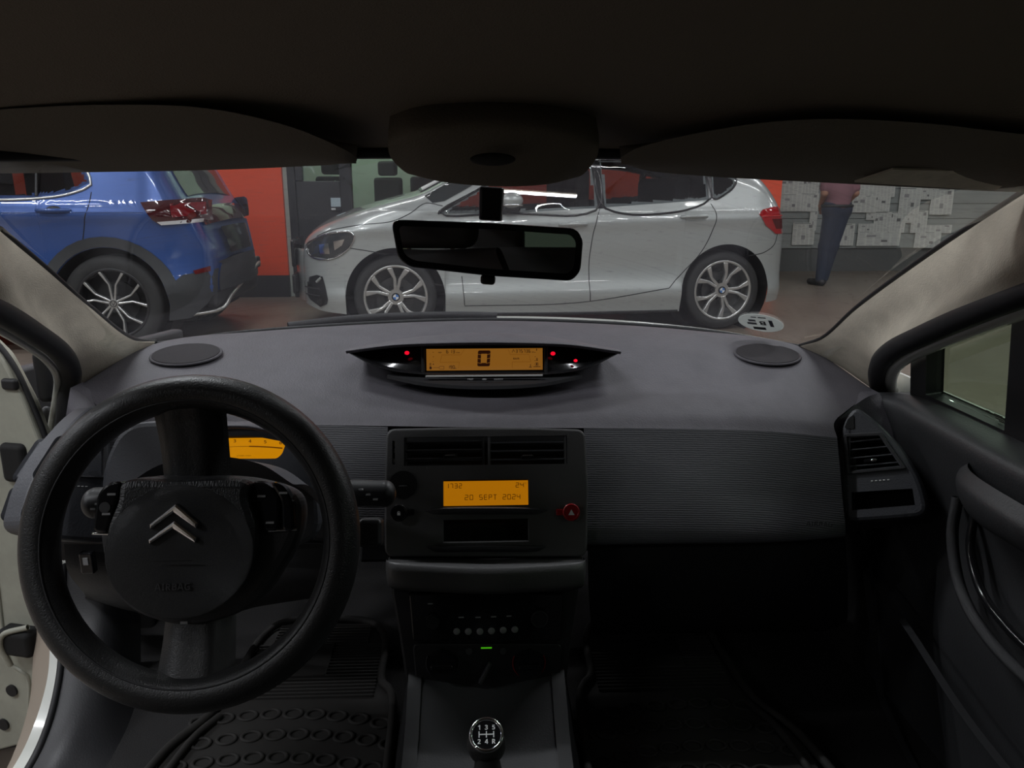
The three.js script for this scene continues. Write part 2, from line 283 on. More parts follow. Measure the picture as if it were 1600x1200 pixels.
// overhead console
{
  const t = thing('overhead_console', 'rounded beige overhead console with map lights above the mirror', 'console');
  const a = [[-0.0918,1.1869,-0.78], [-0.0623,1.1969,-0.76], [0.0107,1.202,-0.75], [0.0845,1.1973,-0.76], [0.1163,1.1862,-0.78]], b = [[-0.0922,1.174,-0.8], [-0.0579,1.1784,-0.775], [0.0108,1.1804,-0.765], [0.0834,1.1786,-0.775], [0.117,1.1731,-0.8]], c = [[-0.078,1.1582,-0.85], [-0.0427,1.15,-0.83], [0.0113,1.1454,-0.82], [0.0694,1.1474,-0.83], [0.106,1.1557,-0.85]];
  const up = (r, y) => r.map((p) => [p[0], p[1] + y, p[2] - 0.03]);
  part(t, 'shell', merge([loft([up(a, 0.03), a, b, c, up(c, 0.012)], 40, 30)]), M.visor);
  const lens = [[-0.0664,1.1564,-0.825], [-0.035,1.1529,-0.81], [0.0111,1.1516,-0.8], [0.0577,1.1524,-0.81], [0.0872,1.1559,-0.825]], lens2 = [[-0.0651,1.1513,-0.832], [-0.0356,1.1473,-0.82], [0.0112,1.1459,-0.81], [0.0585,1.1467,-0.82], [0.0867,1.1507,-0.832]];
  part(t, 'map_light_lens', loft([lens, lens2], 24, 3), mat(lin(0.25, 0.25, 0.25), 0.1, { clearcoat: 1 }), 'grey clear lamp lens');
  
  const o = [0.0106,1.17,-0.758]; const s = ball(0.022, o[0], o[1], o[2], 1, 0.28, 0.2); part(t, 'microphone_grille', s, M.panel);
}
// inside mirror
{
  const t = thing('rear_view_mirror', 'tilted black rear view mirror hanging from the overhead console', 'mirror'); lay(t, [[0.0061,1.0723,-0.92],[0.9929,-0.0641,0.1],[0.0672,0.9973,-0.0283],[-0.0979,0.0348,0.9946]]);
  const out = [[-0.1183,0.0276],[-0.0034,0.0314],[0.1035,0.0319],[0.1129,0.0198],[0.1131,-0.018],[0.1033,-0.0302],[0.0042,-0.0311],[-0.0938,-0.0272],[-0.1082,-0.0182]];
  const inn = [[-0.1127,0.0226],[-0.0031,0.0262],[0.0986,0.0263],[0.107,0.0171],[0.1067,-0.0154],[0.099,-0.0244],[0.0038,-0.025],[-0.0901,-0.0215],[-0.1037,-0.014]];
  part(t, 'housing', plate(rounded(out, 0.012), 0.03, -0.032, { bevel: 0.004, holes: [] }), M.gloss);
  part(t, 'bezel', plate(rounded(out, 0.012), 0.006, -0.003, { bevel: 0.002, holes: [rounded(inn, 0.010)] }), M.gloss);
  part(t, 'mirror_glass', plate(rounded(inn, 0.010), 0.0015, -0.002, { bevel: 0 }), mat(lin(0.80, 0.82, 0.80), 0.015, { metalness: 1 }), 'silvered mirror glass');
  const l = [0.0014,-0.0367]; part(t, 'dip_lever', box(0.018, 0.012, 0.012, l[0], l[1], -0.012, 0.004), M.black);
  const a = [-0.002,0.0338], b = [-0.0029,0.0744]; part(t, 'stem', plate([[b[0] - 0.015, b[1]], [b[0] + 0.015, b[1]], [a[0] + 0.014, a[1]], [a[0] - 0.014, a[1]]], 0.02, -0.05, { bevel: 0.004 }), M.black);
}
// bonnet, cowl and wiper outside the windscreen
{
  const t = thing('car_bonnet', 'white car bonnet just beyond the windscreen', 'bonnet');
  const e = [[-0.6832,0.8393,-1.52], [-0.6403,0.8294,-1.66], [-0.4664,0.8218,-1.8], [-0.2322,0.827,-1.88], [0.0242,0.8335,-1.9], [0.3151,0.8267,-1.88], [0.538,0.8165,-1.8], [0.6587,0.8165,-1.64], [0.7048,0.8219,-1.5]];
  const mv = (dy, z, k) => e.map((p) => [p[0] * k, p[1] + dy - Math.abs(p[0]) * 0.04, Math.min(p[2] - 0.02, z + Math.abs(p[0]) * 0.25)]);
  part(t, 'panel', slab([e, mv(-0.065, -2.15, 1.03), mv(-0.17, -2.5, 1.02), mv(-0.30, -2.68, 0.98)], [0, -0.012, 0.004], 40, 24), M.white);
  part(t, 'front_bumper', slab([mv(-0.30, -2.68, 0.98), mv(-0.42, -2.74, 0.98), mv(-0.66, -2.66, 0.96)], [0, 0, 0.02], 30, 10), M.white);
  const c = thing('wiper_cowl', 'black plastic cowl between the windscreen and the bonnet', 'cowl');
  part(c, 'panel', slab([[[-0.6427,0.8453,-1.36], [-0.4705,0.8539,-1.56], [0.0026,0.8594,-1.66], [0.4451,0.8479,-1.58], [0.6487,0.8277,-1.39]], [[-0.6751,0.8355,-1.5], [-0.4595,0.8149,-1.77], [0.0238,0.8238,-1.87], [0.5298,0.8094,-1.77], [0.6893,0.8208,-1.48]]], [0, -0.01, 0], 40, 4), M.black);
  const w = thing('windscreen_wiper', 'black wiper blade lying along the foot of the windscreen', 'wiper');
  part(w, 'blade', [tube([[-0.4244,0.8571,-1.64], [-0.2832,0.8616,-1.71], [-0.0821,0.8613,-1.75], [0.0315,0.8575,-1.76]], 0.008, 30)], M.rubber);
  part(w, 'arm', tube([[-0.2853,0.8511,-1.72], [-0.1434,0.8479,-1.77], [0.0075,0.8435,-1.8]], 0.007, 20), M.black);
}
// ---------------------------------------------------------------- dashboard
const dash = thing('dashboard', 'wide dark grey moulded dashboard under the windscreen', 'dashboard');
{
  const A = [[-0.6992,0.814,-1.28], [-0.619,0.8614,-1.42], [-0.4642,0.8616,-1.54], [0.0026,0.8642,-1.64], [0.4393,0.8543,-1.56], [0.6265,0.8435,-1.43], [0.7001,0.7929,-1.28]];
  const A0 = A.map((p) => [p[0] * 1.02, p[1] - 0.03, p[2] - 0.02]);
  const B = [[-0.6508,0.8161,-1.22], [-0.5545,0.8513,-1.34], [-0.3919,0.8531,-1.41], [0.0019,0.8512,-1.46], [0.3667,0.8481,-1.43], [0.5424,0.8275,-1.34], [0.6485,0.7981,-1.22]];
  const C = [[-0.6218,0.8091,-1.19], [-0.5009,0.8265,-1.25], [-0.3513,0.8286,-1.29], [0.0012,0.8157,-1.32], [0.3369,0.8079,-1.3], [0.5044,0.8029,-1.25], [0.6026,0.7898,-1.18]];
  const D = [[-0.5936,0.8015,-1.15], [-0.4633,0.8046,-1.17], [-0.3179,0.7971,-1.19], [0.0005,0.7877,-1.195], [0.3111,0.7835,-1.19], [0.469,0.7802,-1.18], [0.5666,0.7751,-1.15]];
  const D2 = [[-0.5838,0.7817,-1.13], [-0.4582,0.7832,-1.15], [-0.3126,0.7795,-1.163], [0.0003,0.7708,-1.165], [0.3055,0.7655,-1.163], [0.4621,0.7611,-1.157], [0.5645,0.7578,-1.13]];
  part(dash, 'top_pad', loft([A0, A, B, C, D, D2], 60, 60), M.pad);
  for (const r of [
    [[[-0.5838,0.7817,-1.13], [-0.4582,0.7832,-1.15], [-0.3126,0.7795,-1.163], [-0.1548,0.7737,-1.165]], [[-0.5725,0.7083,-1.09], [-0.4563,0.6944,-1.12], [-0.3083,0.6921,-1.12], [-0.1548,0.6887,-1.12]], [[-0.5734,0.6286,-1.07], [-0.4534,0.6166,-1.09], [-0.3066,0.6138,-1.09], [-0.1548,0.608,-1.085]]],
    [[[0.1612,0.7677,-1.165], [0.3055,0.7655,-1.163], [0.4621,0.7611,-1.157], [0.5645,0.7578,-1.13]], [[0.1614,0.6816,-1.12], [0.2996,0.6772,-1.12], [0.4539,0.6735,-1.115], [0.5632,0.6745,-1.09]], [[0.1577,0.6021,-1.085], [0.2949,0.6017,-1.085], [0.4468,0.6035,-1.08], [0.5645,0.6149,-1.07]]],
  ]) part(dash, 'front_skin', loft([...r, r[2].map((p) => [p[0], p[1] - 0.008, p[2] - 0.025]), r[2].map((p) => [p[0], p[1] - 0.015, p[2] - 0.3])], 40, 50), M.face, 'finely ribbed dashboard front');
  part(dash, 'centre_carrier', slab([[[-0.1616,0.7711,-1.17], [0.0003,0.7703,-1.17], [0.1703,0.7671,-1.17]], [[-0.1663,0.5696,-1.14], [-0.0016,0.5664,-1.14], [0.1713,0.5631,-1.14]]], [0, 0, -0.05], 8, 2, false), M.deep);
  // loudspeaker grilles in the top corners
  for (const [o, x, y] of [[[-0.536,0.8561,-1.355], 0.062, 0.03], [[0.5388,0.8409,-1.385], 0.05, 0.03]]) {
    const g = new THREE.CylinderGeometry(1, 1, 0.008, 36); g.scale(0.058, 1, 0.05); g.rotateX(0.16); g.translate(o[0], o[1] - 0.002, o[2]);
    part(dash, 'speaker_grille', g, mat(lin(0.05, 0.045, 0.05), 0.9, { bumpMap: rep(grainTex, 6), bumpScale: 0.002 }));
    const r = new THREE.TorusGeometry(1, 0.05, 8, 40); r.rotateX(Math.PI / 2); r.scale(0.060, 0.05, 0.052); r.rotateX(0.16); r.translate(o[0], o[1] - 0.001, o[2]); part(dash, 'grille_rim', r, M.pad);
  }
  { const l = word('AIRBAG', 0.008, 0, 0, 0); const o = [0.5174,0.6412,-1.062]; l.rotateY(-0.1); l.translate(o[0], o[1], o[2]); part(dash, 'airbag_lettering', l, M.face); }
  // binnacle on top
  const b = new THREE.Group(); b.name = 'instrument_binnacle'; dash.add(b); lay(b, [[0.0014,0.8597,-1.28],[1,0,0],[0,0.9842,-0.1772],[0,0.1772,0.9842]]);
  const lid = [[-0.245, -0.012, 0.055], [-0.19, 0.012, 0.075], [-0.09, 0.0235, 0.09], [0, 0.027, 0.094], [0.09, 0.0235, 0.09], [0.19, 0.012, 0.075], [0.245, -0.012, 0.055]];
  const lids = (dy, dz, k) => lid.map((p) => [p[0] * k, p[1] + dy, p[2] + dz]);
  const e0 = [[-0.2375,0.0152],[-0.1507,0.0255],[-0.0737,0.0282],[0.0003,0.0288],[0.0812,0.0271],[0.1481,0.0233],[0.2376,0.0103]].map((p, i) => [p[0], p[1], [0.0, 0.03, 0.042, 0.046, 0.042, 0.03, 0.0][i]]);
  const e1 = e0.map((p, i) => [p[0] * 0.9, p[1] + [0.006, 0.01, 0.014, 0.016, 0.014, 0.01, 0.006][i], p[2] - 0.07]), e2 = e0.map((p, i) => [p[0] * 0.72, p[1] - 0.004, p[2] - 0.17]);
  const low = e0.map((p) => [p[0], p[1] - 0.005, p[2] - 0.001]);
  const lowin = e0.map((p) => [p[0] * 0.97, p[1] - 0.004, p[2] - 0.05]);
  part(b, 'lid', merge([loft([low, e0.map((p) => [p[0], p[1], p[2] + 0.003]), e1, e2], 60, 24), loft([low, lowin], 60, 2, false)]), M.pad);
  const f0 = [[-0.2332,0.0118],[-0.1844,-0.0117],[-0.1296,-0.0233],[-0.0003,-0.0278],[0.1312,-0.0256],[0.1816,-0.016],[0.2332,0.007]].map((p, i) => [p[0], p[1], [0.0, 0.012, 0.02, 0.024, 0.02, 0.012, 0.0][i]]);
  const g0 = e0.map((p, i) => [p[0] * 0.98, p[1] - 0.004, p[2] - 0.045]);
  const f1 = f0.map((p) => [p[0] * 0.96, p[1] - 0.006, p[2] - 0.12]);
  part(b, 'fascia', loft([g0, f0.map((p, i) => [p[0] * 0.98, p[1] + 0.003, p[2] - 0.012])], 60, 3, false), M.gloss, 'glossy black instrument fascia');
  part(b, 'lower_shell', loft([f0.map((p) => [p[0] * 0.985, p[1] + 0.004, p[2] - 0.012]), f0, f1], 60, 12), M.black);
  const scr = [[-0.0992,0.0174],[0.1,-0.0198]];
  const seg = (x, c, px, py, w, h, t, col) => {
    const S = { '0': 'abcdef', '1': 'bc', '2': 'abged', '3': 'abgcd', '4': 'fgbc', '5': 'afgcd', '6': 'afgedc', '7': 'abc', '8': 'abcdefg', '9': 'abcdfg', S: 'afgcd', E: 'afged', P: 'abfge' }[c]; if (!S) { if (c === 'T') { x.fillStyle = col; x.fillRect(px, py, w, t); x.fillRect(px + w / 2 - t / 2, py, t, h); } return; }
    x.fillStyle = col; const g = t * 0.15;
    const R = { a: [g + t * 0.5, 0, w - t - 2 * g, t], d: [g + t * 0.5, h - t, w - t - 2 * g, t], g: [g + t * 0.5, h / 2 - t / 2, w - t - 2 * g, t], f: [0, g + t * 0.5, t, h / 2 - t * 0.6 - g], b: [w - t, g + t * 0.5, t, h / 2 - t * 0.6 - g], e: [0, h / 2 + g, t, h / 2 - t * 0.6 - g], c: [w - t, h / 2 + g, t, h / 2 - t * 0.6 - g] };
    for (const k of S) x.fillRect(px + R[k][0], py + R[k][1], R[k][2], R[k][3]);
  };
  const segs = (x, s, px, py, w, h, t, gap, col) => [...s].forEach((c, i) => seg(x, c, px + i * (w + gap), py, w, h, t, col));
  const dtex = canvasTexture(1440, 256, (x, w, h) => {
    x.fillStyle = '#94601f'; x.fillRect(0, 0, w, h); const ink = '#2a1208';
    x.strokeStyle = '#6e3c0c'; x.lineWidth = 3;
    const pl = (p) => { x.beginPath(); p.forEach((q, i) => i ? x.lineTo(...q) : x.moveTo(...q)); x.stroke(); };
    pl([[470, 8], [425, 72], [190, 72], [168, 158], [405, 158], [395, 235]]); pl([[1010, 8], [1040, 72], [1270, 72], [1292, 160], [1062, 160], [1062, 235]]);
    x.save(); x.transform(1, 0, -0.06, 1, 20, 0); x.fillStyle = ink;
    x.lineWidth = 40; x.lineJoin = 'round'; x.strokeStyle = ink;
    x.beginPath(); x.moveTo(640, 42); x.lineTo(755, 42); x.lineTo(755, 190); x.lineTo(640, 190); x.closePath(); x.stroke(); x.restore();
    x.strokeStyle = '#94601f'; x.lineWidth = 5; for (const y of [66, 116, 168]) { pl([[600, y - 8], [680, y + 8]]); pl([[735, y + 8], [810, y - 8]]); }
    segs(x, '6', 245, 12, 26, 42, 6, 6, ink); segs(x, '13', 290, 12, 26, 42, 6, 8, ink); x.fillStyle = ink; x.font = 'bold 20px sans-serif'; x.fillText('TRIP', 145, 50); x.fillText('.1 km', 360, 52);
    segs(x, '375736', 1105, 12, 24, 42, 6, 8, ink); x.fillText('km', 1305, 52); x.lineWidth = 5; x.strokeStyle = ink; pl([[1060, 50], [1078, 14], [1092, 44]]);
    x.font = 'bold 30px sans-serif'; x.fillText('Km/h', 1072, 132);
    segs(x, '190', 258, 196, 26, 40, 6, 6, ink); x.font = 'bold 20px sans-serif'; x.fillText('km', 338, 236);
    x.lineWidth = 3; x.strokeStyle = ink; pl([[80, 222], [150, 222], [165, 205], [215, 205], [215, 240], [165, 240], [150, 222]]); x.fillRect(36, 205, 20, 34); x.fillRect(56, 214, 8, 20); x.fillRect(36, 168, 22, 8); x.fillRect(36, 184, 22, 8); x.fillRect(78, 174, 12, 12);
    for (const [u, v] of [[78, 36], [80, 90], [76, 146], [1340, 46], [1342, 98], [1340, 146]]) x.fillRect(u, v, 12, 5);
    x.fillRect(1362, 4, 8, 26); x.fillRect(1360, 118, 20, 8); x.fillRect(1360, 134, 20, 12); x.beginPath(); x.arc(1368, 190, 22, 0, 7); x.stroke(); x.fillRect(1360, 176, 16, 26); x.fillRect(1325, 216, 88, 7); x.fillRect(1285, 190, 7, 34); x.fillRect(1270, 222, 36, 6);
  });
  const scg = new THREE.PlaneGeometry(scr[1][0] - scr[0][0], scr[0][1] - scr[1][1]); scg.translate((scr[0][0] + scr[1][0]) / 2, (scr[0][1] + scr[1][1]) / 2, 0.0125);
  scg.rotateX(0); part(b, 'speed_display', plate(rect([scr[0][0] - 0.004, scr[1][1] - 0.003], [scr[1][0] + 0.004, scr[0][1] + 0.002]), 0.02, -0.009, { bevel: 0.001 }), M.gloss);
  part(b, 'display_screen', scg, screenMat(dtex, 0.85), 'amber speed display reading zero');
  const strip = [[-0.0999,-0.0258],[0.0988,-0.0309]]; part(b, 'silver_strip', box(strip[1][0] - strip[0][0], 0.0035, 0.004, (strip[0][0] + strip[1][0]) / 2, (strip[0][1] + strip[1][1]) / 2, 0.03, 0.001), mat(lin(0.35, 0.35, 0.34), 0.35));
  for (const [p, r] of [[[-0.1323,0.011], 0.0042], [[0.1179,0.0079], 0.0042], [[0.157,-0.0046], 0.0034]]) { const s = ball(r, p[0], p[1], 0.012, 1, 0.8, 0.3); part(b, 'warning_lamp', s, glow(0xff1030, 1.1), 'lit red warning lamp'); }
  for (const [p, k] of [[[-0.105,0.0009], 0], [[0.1056,-0.0009], 1]]) part(b, 'display_post', box(0.006, 0.05, 0.014, p[0], p[1] - 0.004, 0.010, 0.002), M.black);
  // base plate below the binnacle with printed marks
  const bp = [[[-0.1661,0.8329,-1.27], [-0.0983,0.8262,-1.24], [0.001,0.8223,-1.23], [0.102,0.8243,-1.24], [0.1713,0.8298,-1.27]], [[-0.1589,0.835,-1.275], [-0.0728,0.8332,-1.27], [0.0012,0.8318,-1.268], [0.0821,0.8317,-1.27], [0.1606,0.8321,-1.275]]];
  part(dash, 'binnacle_base', slab([bp[0].map((p) => [p[0], p[1] + 0.001, p[2]]), bp[1].map((p) => [p[0], p[1] + 0.002, p[2]])], [0, -0.006, 0], 30, 2, false), M.panel);
  for (const [s, p, k] of [['TRIP', [-0.0227,0.8271,-1.238], 0.0035], ['CHECK', [0.0248,0.8267,-1.238], 0.0035]]) { const l = word(s, k, 0, 0, 0); l.rotateX(-1.1); l.translate(p[0], p[1] + 0.006, p[2]); part(dash, 'printed_mark', l, M.greyprint); }
  { const p = [0.001,0.8269,-1.238], l = ball(0.004, p[0], p[1] + 0.006, p[2], 1, 0.3, 0.7); part(dash, 'printed_mark', l, M.greyprint); }

  // ---- centre panel
  const c = new THREE.Group(); c.name = 'centre_panel'; dash.add(c); lay(c, [[0.0023,0.6826,-1.105],[1,0,0],[0,0.937,-0.3493],[0,0.3493,0.937]]);
  const cp = [[-0.154,0.101],[-0.0596,0.1019],[0.0618,0.1005],[0.1553,0.0964],[0.1583,0.0077],[0.1537,-0.0992],[-0.1561,-0.0937],[-0.1566,0.0122]];
  const hv = rect([-0.1298,0.0406], [0.1297,0.0906]), hd = rect([-0.0691,-0.0217], [0.0677,0.0239]), hc = rect([-0.0703,-0.0777], [0.0677,-0.0367]), hs = rect([-0.1478,0.0429], [-0.1379,0.0857]);
  part(c, 'bezel', plate(rounded(cp, 0.014), 0.02, -0.004, { bevel: 0.003, holes: [rounded(hv, 0.004), rounded(hd, 0.001), rounded(hc, 0.002), rounded(hs, 0.001)] }), M.bezel);
  part(c, 'backing', plate(rounded(cp.map((p) => [p[0] * 0.97, p[1] * 0.95]), 0.01), 0.004, -0.03, { bevel: 0 }), M.deep);
  const slatY = (a, b, k, n) => a + (b - a) * (k + 1) / (n + 1);
  for (const [l, r, m] of [[[-0.1279,0.0926], [-0.0026,0.0399], M.black], [[0.0029,0.0911], [0.1266,0.0382], M.bezel]]) {
    const w = r[0] - l[0], xm = (l[0] + r[0]) / 2, ym = (l[1] + r[1]) / 2, h = l[1] - r[1];
    part(c, 'vent_frame', plate(rect([l[0], r[1]], [r[0], l[1]]), 0.012, 0.002, { r: 0.004, bevel: 0.001, holes: [rounded(rect([l[0] + 0.003, r[1] + 0.003], [r[0] - 0.003, l[1] - 0.003]), 0.003)] }), m);
    for (let k = 0; k < 3; k++) { const s = box(w - 0.005, 0.0022, 0.008, 0, 0, 0, 0.001); s.rotateX(m === M.black ? -0.5 : 0.1); s.translate(xm, slatY(l[1], r[1], k, 3), 0.009); part(c, 'vent_slat', s, m === M.black ? M.panel : M.pod); }
    const ty = slatY(l[1], r[1], 2, 3) + 0.004; const tb = box(0.022, 0.005, 0.012, xm + (m === M.black ? 0.01 : 0), ty, 0.012, 0.002); if (m === M.black) { tb.translate(-xm, -ty, 0); tb.rotateZ(0.12); tb.translate(xm, ty, 0); }
    part(c, 'vent_tab', tb, M.gloss); part(c, 'vent_tab_trim', box(0.016, 0.0016, 0.003, xm + (m === M.black ? 0.01 : 0), ty + 0.002, 0.018, 0.0006), M.chrome);
  }
  { const p = [-0.1428,0.0637]; part(c, 'airflow_slider', box(0.0035, 0.032, 0.006, p[0], p[1], 0.006, 0.001), M.black); for (const q of [[[-0.1419,0.0778]], [[-0.1419,0.0677]], [[-0.1428,0.0518]]]) part(c, 'slider_mark', box(0.0025, 0.007, 0.002, q[0][0], q[0][1], 0.010, 0.0006), M.print); }
  { const p = [-0.1278,0.0148]; part(c, 'round_blank', disc(0.0215, 0.006, p[0], p[1], 0.015), M.black); part(c, 'blank_key', box(0.012, 0.002, 0.003, p[0], p[1] - 0.002, 0.019, 0.0008).rotateZ(0), M.panel); }
  const mid = canvasTexture(1024, 320, (x, w, h) => { x.fillStyle = '#b97306'; x.fillRect(0, 0, w, h); const ink = '#3a1602'; segs(x, '1732', 36, 26, 38, 58, 7, 14, ink); segs(x, '24', 868, 26, 42, 58, 7, 14, ink); x.fillStyle = ink; x.font = '26px sans-serif'; x.fillText('°C', 972, 46); segs(x, '20', 262, 162, 42, 62, 7, 16, ink); segs(x, 'SEPT', 434, 162, 40, 62, 7, 16, ink); segs(x, '2024', 712, 162, 42, 62, 7, 14, ink); });
  { const a = [-0.0679,0.0189], b2 = [0.0659,-0.0228]; const g = new THREE.PlaneGeometry(b2[0] - a[0], a[1] - b2[1]); g.translate((a[0] + b2[0]) / 2, (a[1] + b2[1]) / 2, 0.011); part(c, 'date_display', g, screenMat(mid, 0.9), 'amber date and time display'); }
  part(c, 'display_brow', loft([[[...[-0.1049,0.0273], 0.0162], [...[-0.0679,0.0308], 0.0166], [...[0.0003,0.0309], 0.017], [...[0.0667,0.029], 0.0166], [...[0.107,0.0244], 0.0162]], [[...[-0.0799,0.026], 0.0162], [...[-0.0669,0.0268], 0.0162], [...[0.0003,0.0259], 0.0162], [...[0.0657,0.025], 0.0162], [...[0.0808,0.0238], 0.0162]]], 30, 4), M.bezel);
  for (const [a, y] of [[[[-0.0999,-0.0242], [-0.0681,-0.0217], [-0.0032,-0.0218], [0.0659,-0.0238], [0.098,-0.0273]], 0], [[[-0.095,-0.0792], [-0.0683,-0.0787], [-0.0038,-0.0788], [0.065,-0.081], [0.094,-0.0824]], 1]]) {
    const f = a.map((p, i) => [p[0], p[1], [0.015, 0.024, 0.028, 0.024, 0.015][i]]);
    part(c, 'shelf_lip', loft([f.map((p) => [p[0], p[1], 0.0]), f, f.map((p) => [p[0], p[1] - 0.006, p[2] - 0.003]), f.map((p) => [p[0], p[1] - 0.012, 0.012])], 30, 14), M.panel);
  }
  part(c, 'cubby_back', plate(rect([-0.0703,-0.0777], [0.0677,-0.0367]), 0.003, -0.026, { bevel: 0 }), M.deep);
  { const p = [0.1301,-0.0307], q = [0.116,-0.0305]; part(c, 'hazard_button', [disc(0.0125, 0.012, p[0], p[1], 0.019), box(0.018, 0.010, 0.008, q[0], q[1], 0.018, 0.002), ring(0.0115, 0.0018, p[0], p[1], 0.024)], M.red, 'dark red hazard button with white triangle');
    const s = new THREE.Shape(); s.moveTo(-0.0048, -0.0038); s.lineTo(0.0048, -0.0038); s.lineTo(0, 0.0048); s.closePath(); part(c, 'hazard_triangle', new THREE.ExtrudeGeometry(s, { depth: 0.0006, bevelEnabled: false }).translate(p[0], p[1] - 0.0003, 0.0252), M.print); }
  { const p = [-0.1336,-0.0276], q = [-0.1198,-0.0269]; part(c, 'lock_button', [disc(0.0115, 0.012, p[0], p[1], 0.019), box(0.018, 0.010, 0.008, q[0], q[1], 0.018, 0.002), ring(0.0115, 0.0016, p[0], p[1], 0.024)], M.gloss);
    part(c, 'padlock_mark', [box(0.0046, 0.004, 0.0006, p[0], p[1] - 0.0015, 0.0256, 0.0002), new THREE.TorusGeometry(0.0017, 0.0005, 6, 16, Math.PI).translate(p[0], p[1] + 0.0006, 0.0256)], M.print); }

  // ---- instrument cluster behind the wheel
  const k = new THREE.Group(); k.name = 'rev_counter_housing'; dash.add(k); lay(k, [[-0.3481,0.7645,-1.09],[1,0,0],[0,0.9701,-0.2425],[0,0.2425,0.9701]]);
  const ho = [[-0.214,-0.1388],[-0.2164,-0.024],[-0.1838,0.0425],[-0.0895,0.0462],[0.0242,0.0382],[0.0716,0.0107],[0.0969,-0.0379],[0.1053,-0.1444]];
  const wi = [[-0.0993,0.0128],[-0.0614,0.0277],[0.0051,0.0288],[0.064,0.0165],[0.0542,-0.0103],[0.0426,-0.0198],[-0.0997,-0.0179]];
  part(k, 'shroud', plate(rounded(ho, 0.05), 0.03, -0.012, { bevel: 0.007, holes: [rounded(wi, 0.012)] }), M.pod);
  const hood = [[...[-0.1182,0.013], 0.02], [...[-0.0613,0.0334], 0.034], [...[0.0051,0.0365], 0.036], [...[0.0602,0.0195], 0.022]];
  part(k, 'hood', loft([hood.map((p) => [p[0], p[1] + 0.002, -0.05]), hood.map((p) => [p[0], p[1] + 0.004, p[2] - 0.01]), hood, hood.map((p) => [p[0], p[1] - 0.004, p[2] - 0.004]), hood.map((p) => [p[0], p[1] - 0.004, -0.012])], 30, 24), M.pad);
  const rt = canvasTexture(1024, 256, (x, w, h) => {
    x.fillStyle = '#d48a00'; x.fillRect(0, 0, w, h); x.strokeStyle = '#5a2a00'; x.lineWidth = 5; x.beginPath(); x.moveTo(0, 150); x.quadraticCurveTo(w * 0.5, 70, w - 60, 130); x.stroke();
    x.lineWidth = 14; x.beginPath(); x.moveTo(w * 0.62, 104); x.quadraticCurveTo(w * 0.8, 110, w - 60, 132); x.stroke();
    x.fillStyle = '#5a2a00'; x.font = 'bold 52px sans-serif'; for (let i = 0; i <= 6; i++) x.fillText(String(i), 30 + i * 150, 84 - Math.sin(i / 6 * 3.14) * 30); x.font = '26px sans-serif'; x.fillText('x1000 r/min', w * 0.5, 226);
  });
  { const a = [-0.104,0.0167], b2 = [0.0513,-0.0151]; const s = rounded([[a[0], a[1]], [b2[0], a[1]], [b2[0] - 0.004, b2[1] + 0.006], [b2[0] - 0.016, b2[1]], [a[0], b2[1]]], 0.005); const g = new THREE.ShapeGeometry(s); const uv = g.attributes.uv, ps = g.attributes.position; for (let i = 0; i < ps.count; i++) uv.setXY(i, (ps.getX(i) - a[0]) / (b2[0] - a[0]), (ps.getY(i) - b2[1]) / (a[1] - b2[1])); g.translate(0, 0, -0.008); part(k, 'rev_counter_screen', g, screenMat(rt, 0.95), 'amber rev counter strip'); }

  // ---- side vent pods
  const pod = (F, outer, vent, slatX, bin, mark, labels, side) => {
    const g = new THREE.Group(); g.name = 'side_vent_pod'; dash.add(g); lay(g, F);
    part(g, 'surround', plate(rounded(outer, 0.02), 0.05, -0.046, { bevel: 0.006, holes: [rounded(vent, 0.004), rounded(bin, 0.004)] }), M.pod);
    part(g, 'duct', plate(rounded(outer.map((p) => [p[0] * 0.96 + 0.002, p[1] * 0.96]), 0.02), 0.004, -0.05, { bevel: 0 }), M.deep);
    const ys = vent.map((p) => p[1]), y0 = Math.max(...ys), y1 = Math.min(...ys);
    for (let i = 1; i <= 4; i++) {
      const f = i / 5, y = y0 + (y1 - y0) * f, [xa, xb] = slatX(f), w = Math.abs(xb - xa) - 0.004;
      const s = box(w, 0.0024, 0.008, 0, 0, 0, 0.001); s.rotateX(0.15); s.translate((xa + xb) / 2, y, 0.0); part(g, 'vent_slat', s, M.pod);
    }
    part(g, 'vent_rim', plate(rounded(vent.map((p) => [p[0], p[1]]), 0.004), 0.006, 0.002, { bevel: 0.001, holes: [rounded(shrink(vent, 0.0035), 0.003)] }), M.panel);
    part(g, 'bin_back', plate(rounded(bin, 0.004), 0.002, -0.045, { bevel: 0 }), M.deep);
    part(g, 'demister_slot', plate(rounded(mark.slot, 0.004), 0.001, 0.0042, { bevel: 0 }), M.deep);
    const t = mark.tab; part(g, 'vent_tab', box(0.018, 0.006, 0.012, t[0], t[1], 0.0, 0.002), M.gloss); part(g, 'vent_tab_trim', ball(0.003, t[0] + 0.006 * side, t[1], 0.007, 1.6, 0.8, 0.5), M.chrome);
    for (let i = 0; i < 5; i++) part(g, 'slider_mark', box(0.0036, 0.0016, 0.0008, mark.dots[0] + (i - 2) * 0.0058, mark.dots[1], 0.0045, 0.0004), M.print);
    const ex = slatX(0.9)[0];
  };
  function shrink(p, d) { const cx = p.reduce((a, q) => a + q[0], 0) / p.length, cy = p.reduce((a, q) => a + q[1], 0) / p.length; return p.map(([x, y]) => { const l = Math.hypot(x - cx, y - cy); return [cx + (x - cx) * (1 - 1.4 * d / l), cy + (y - cy) * (1 - 1.4 * d / l)]; }); }
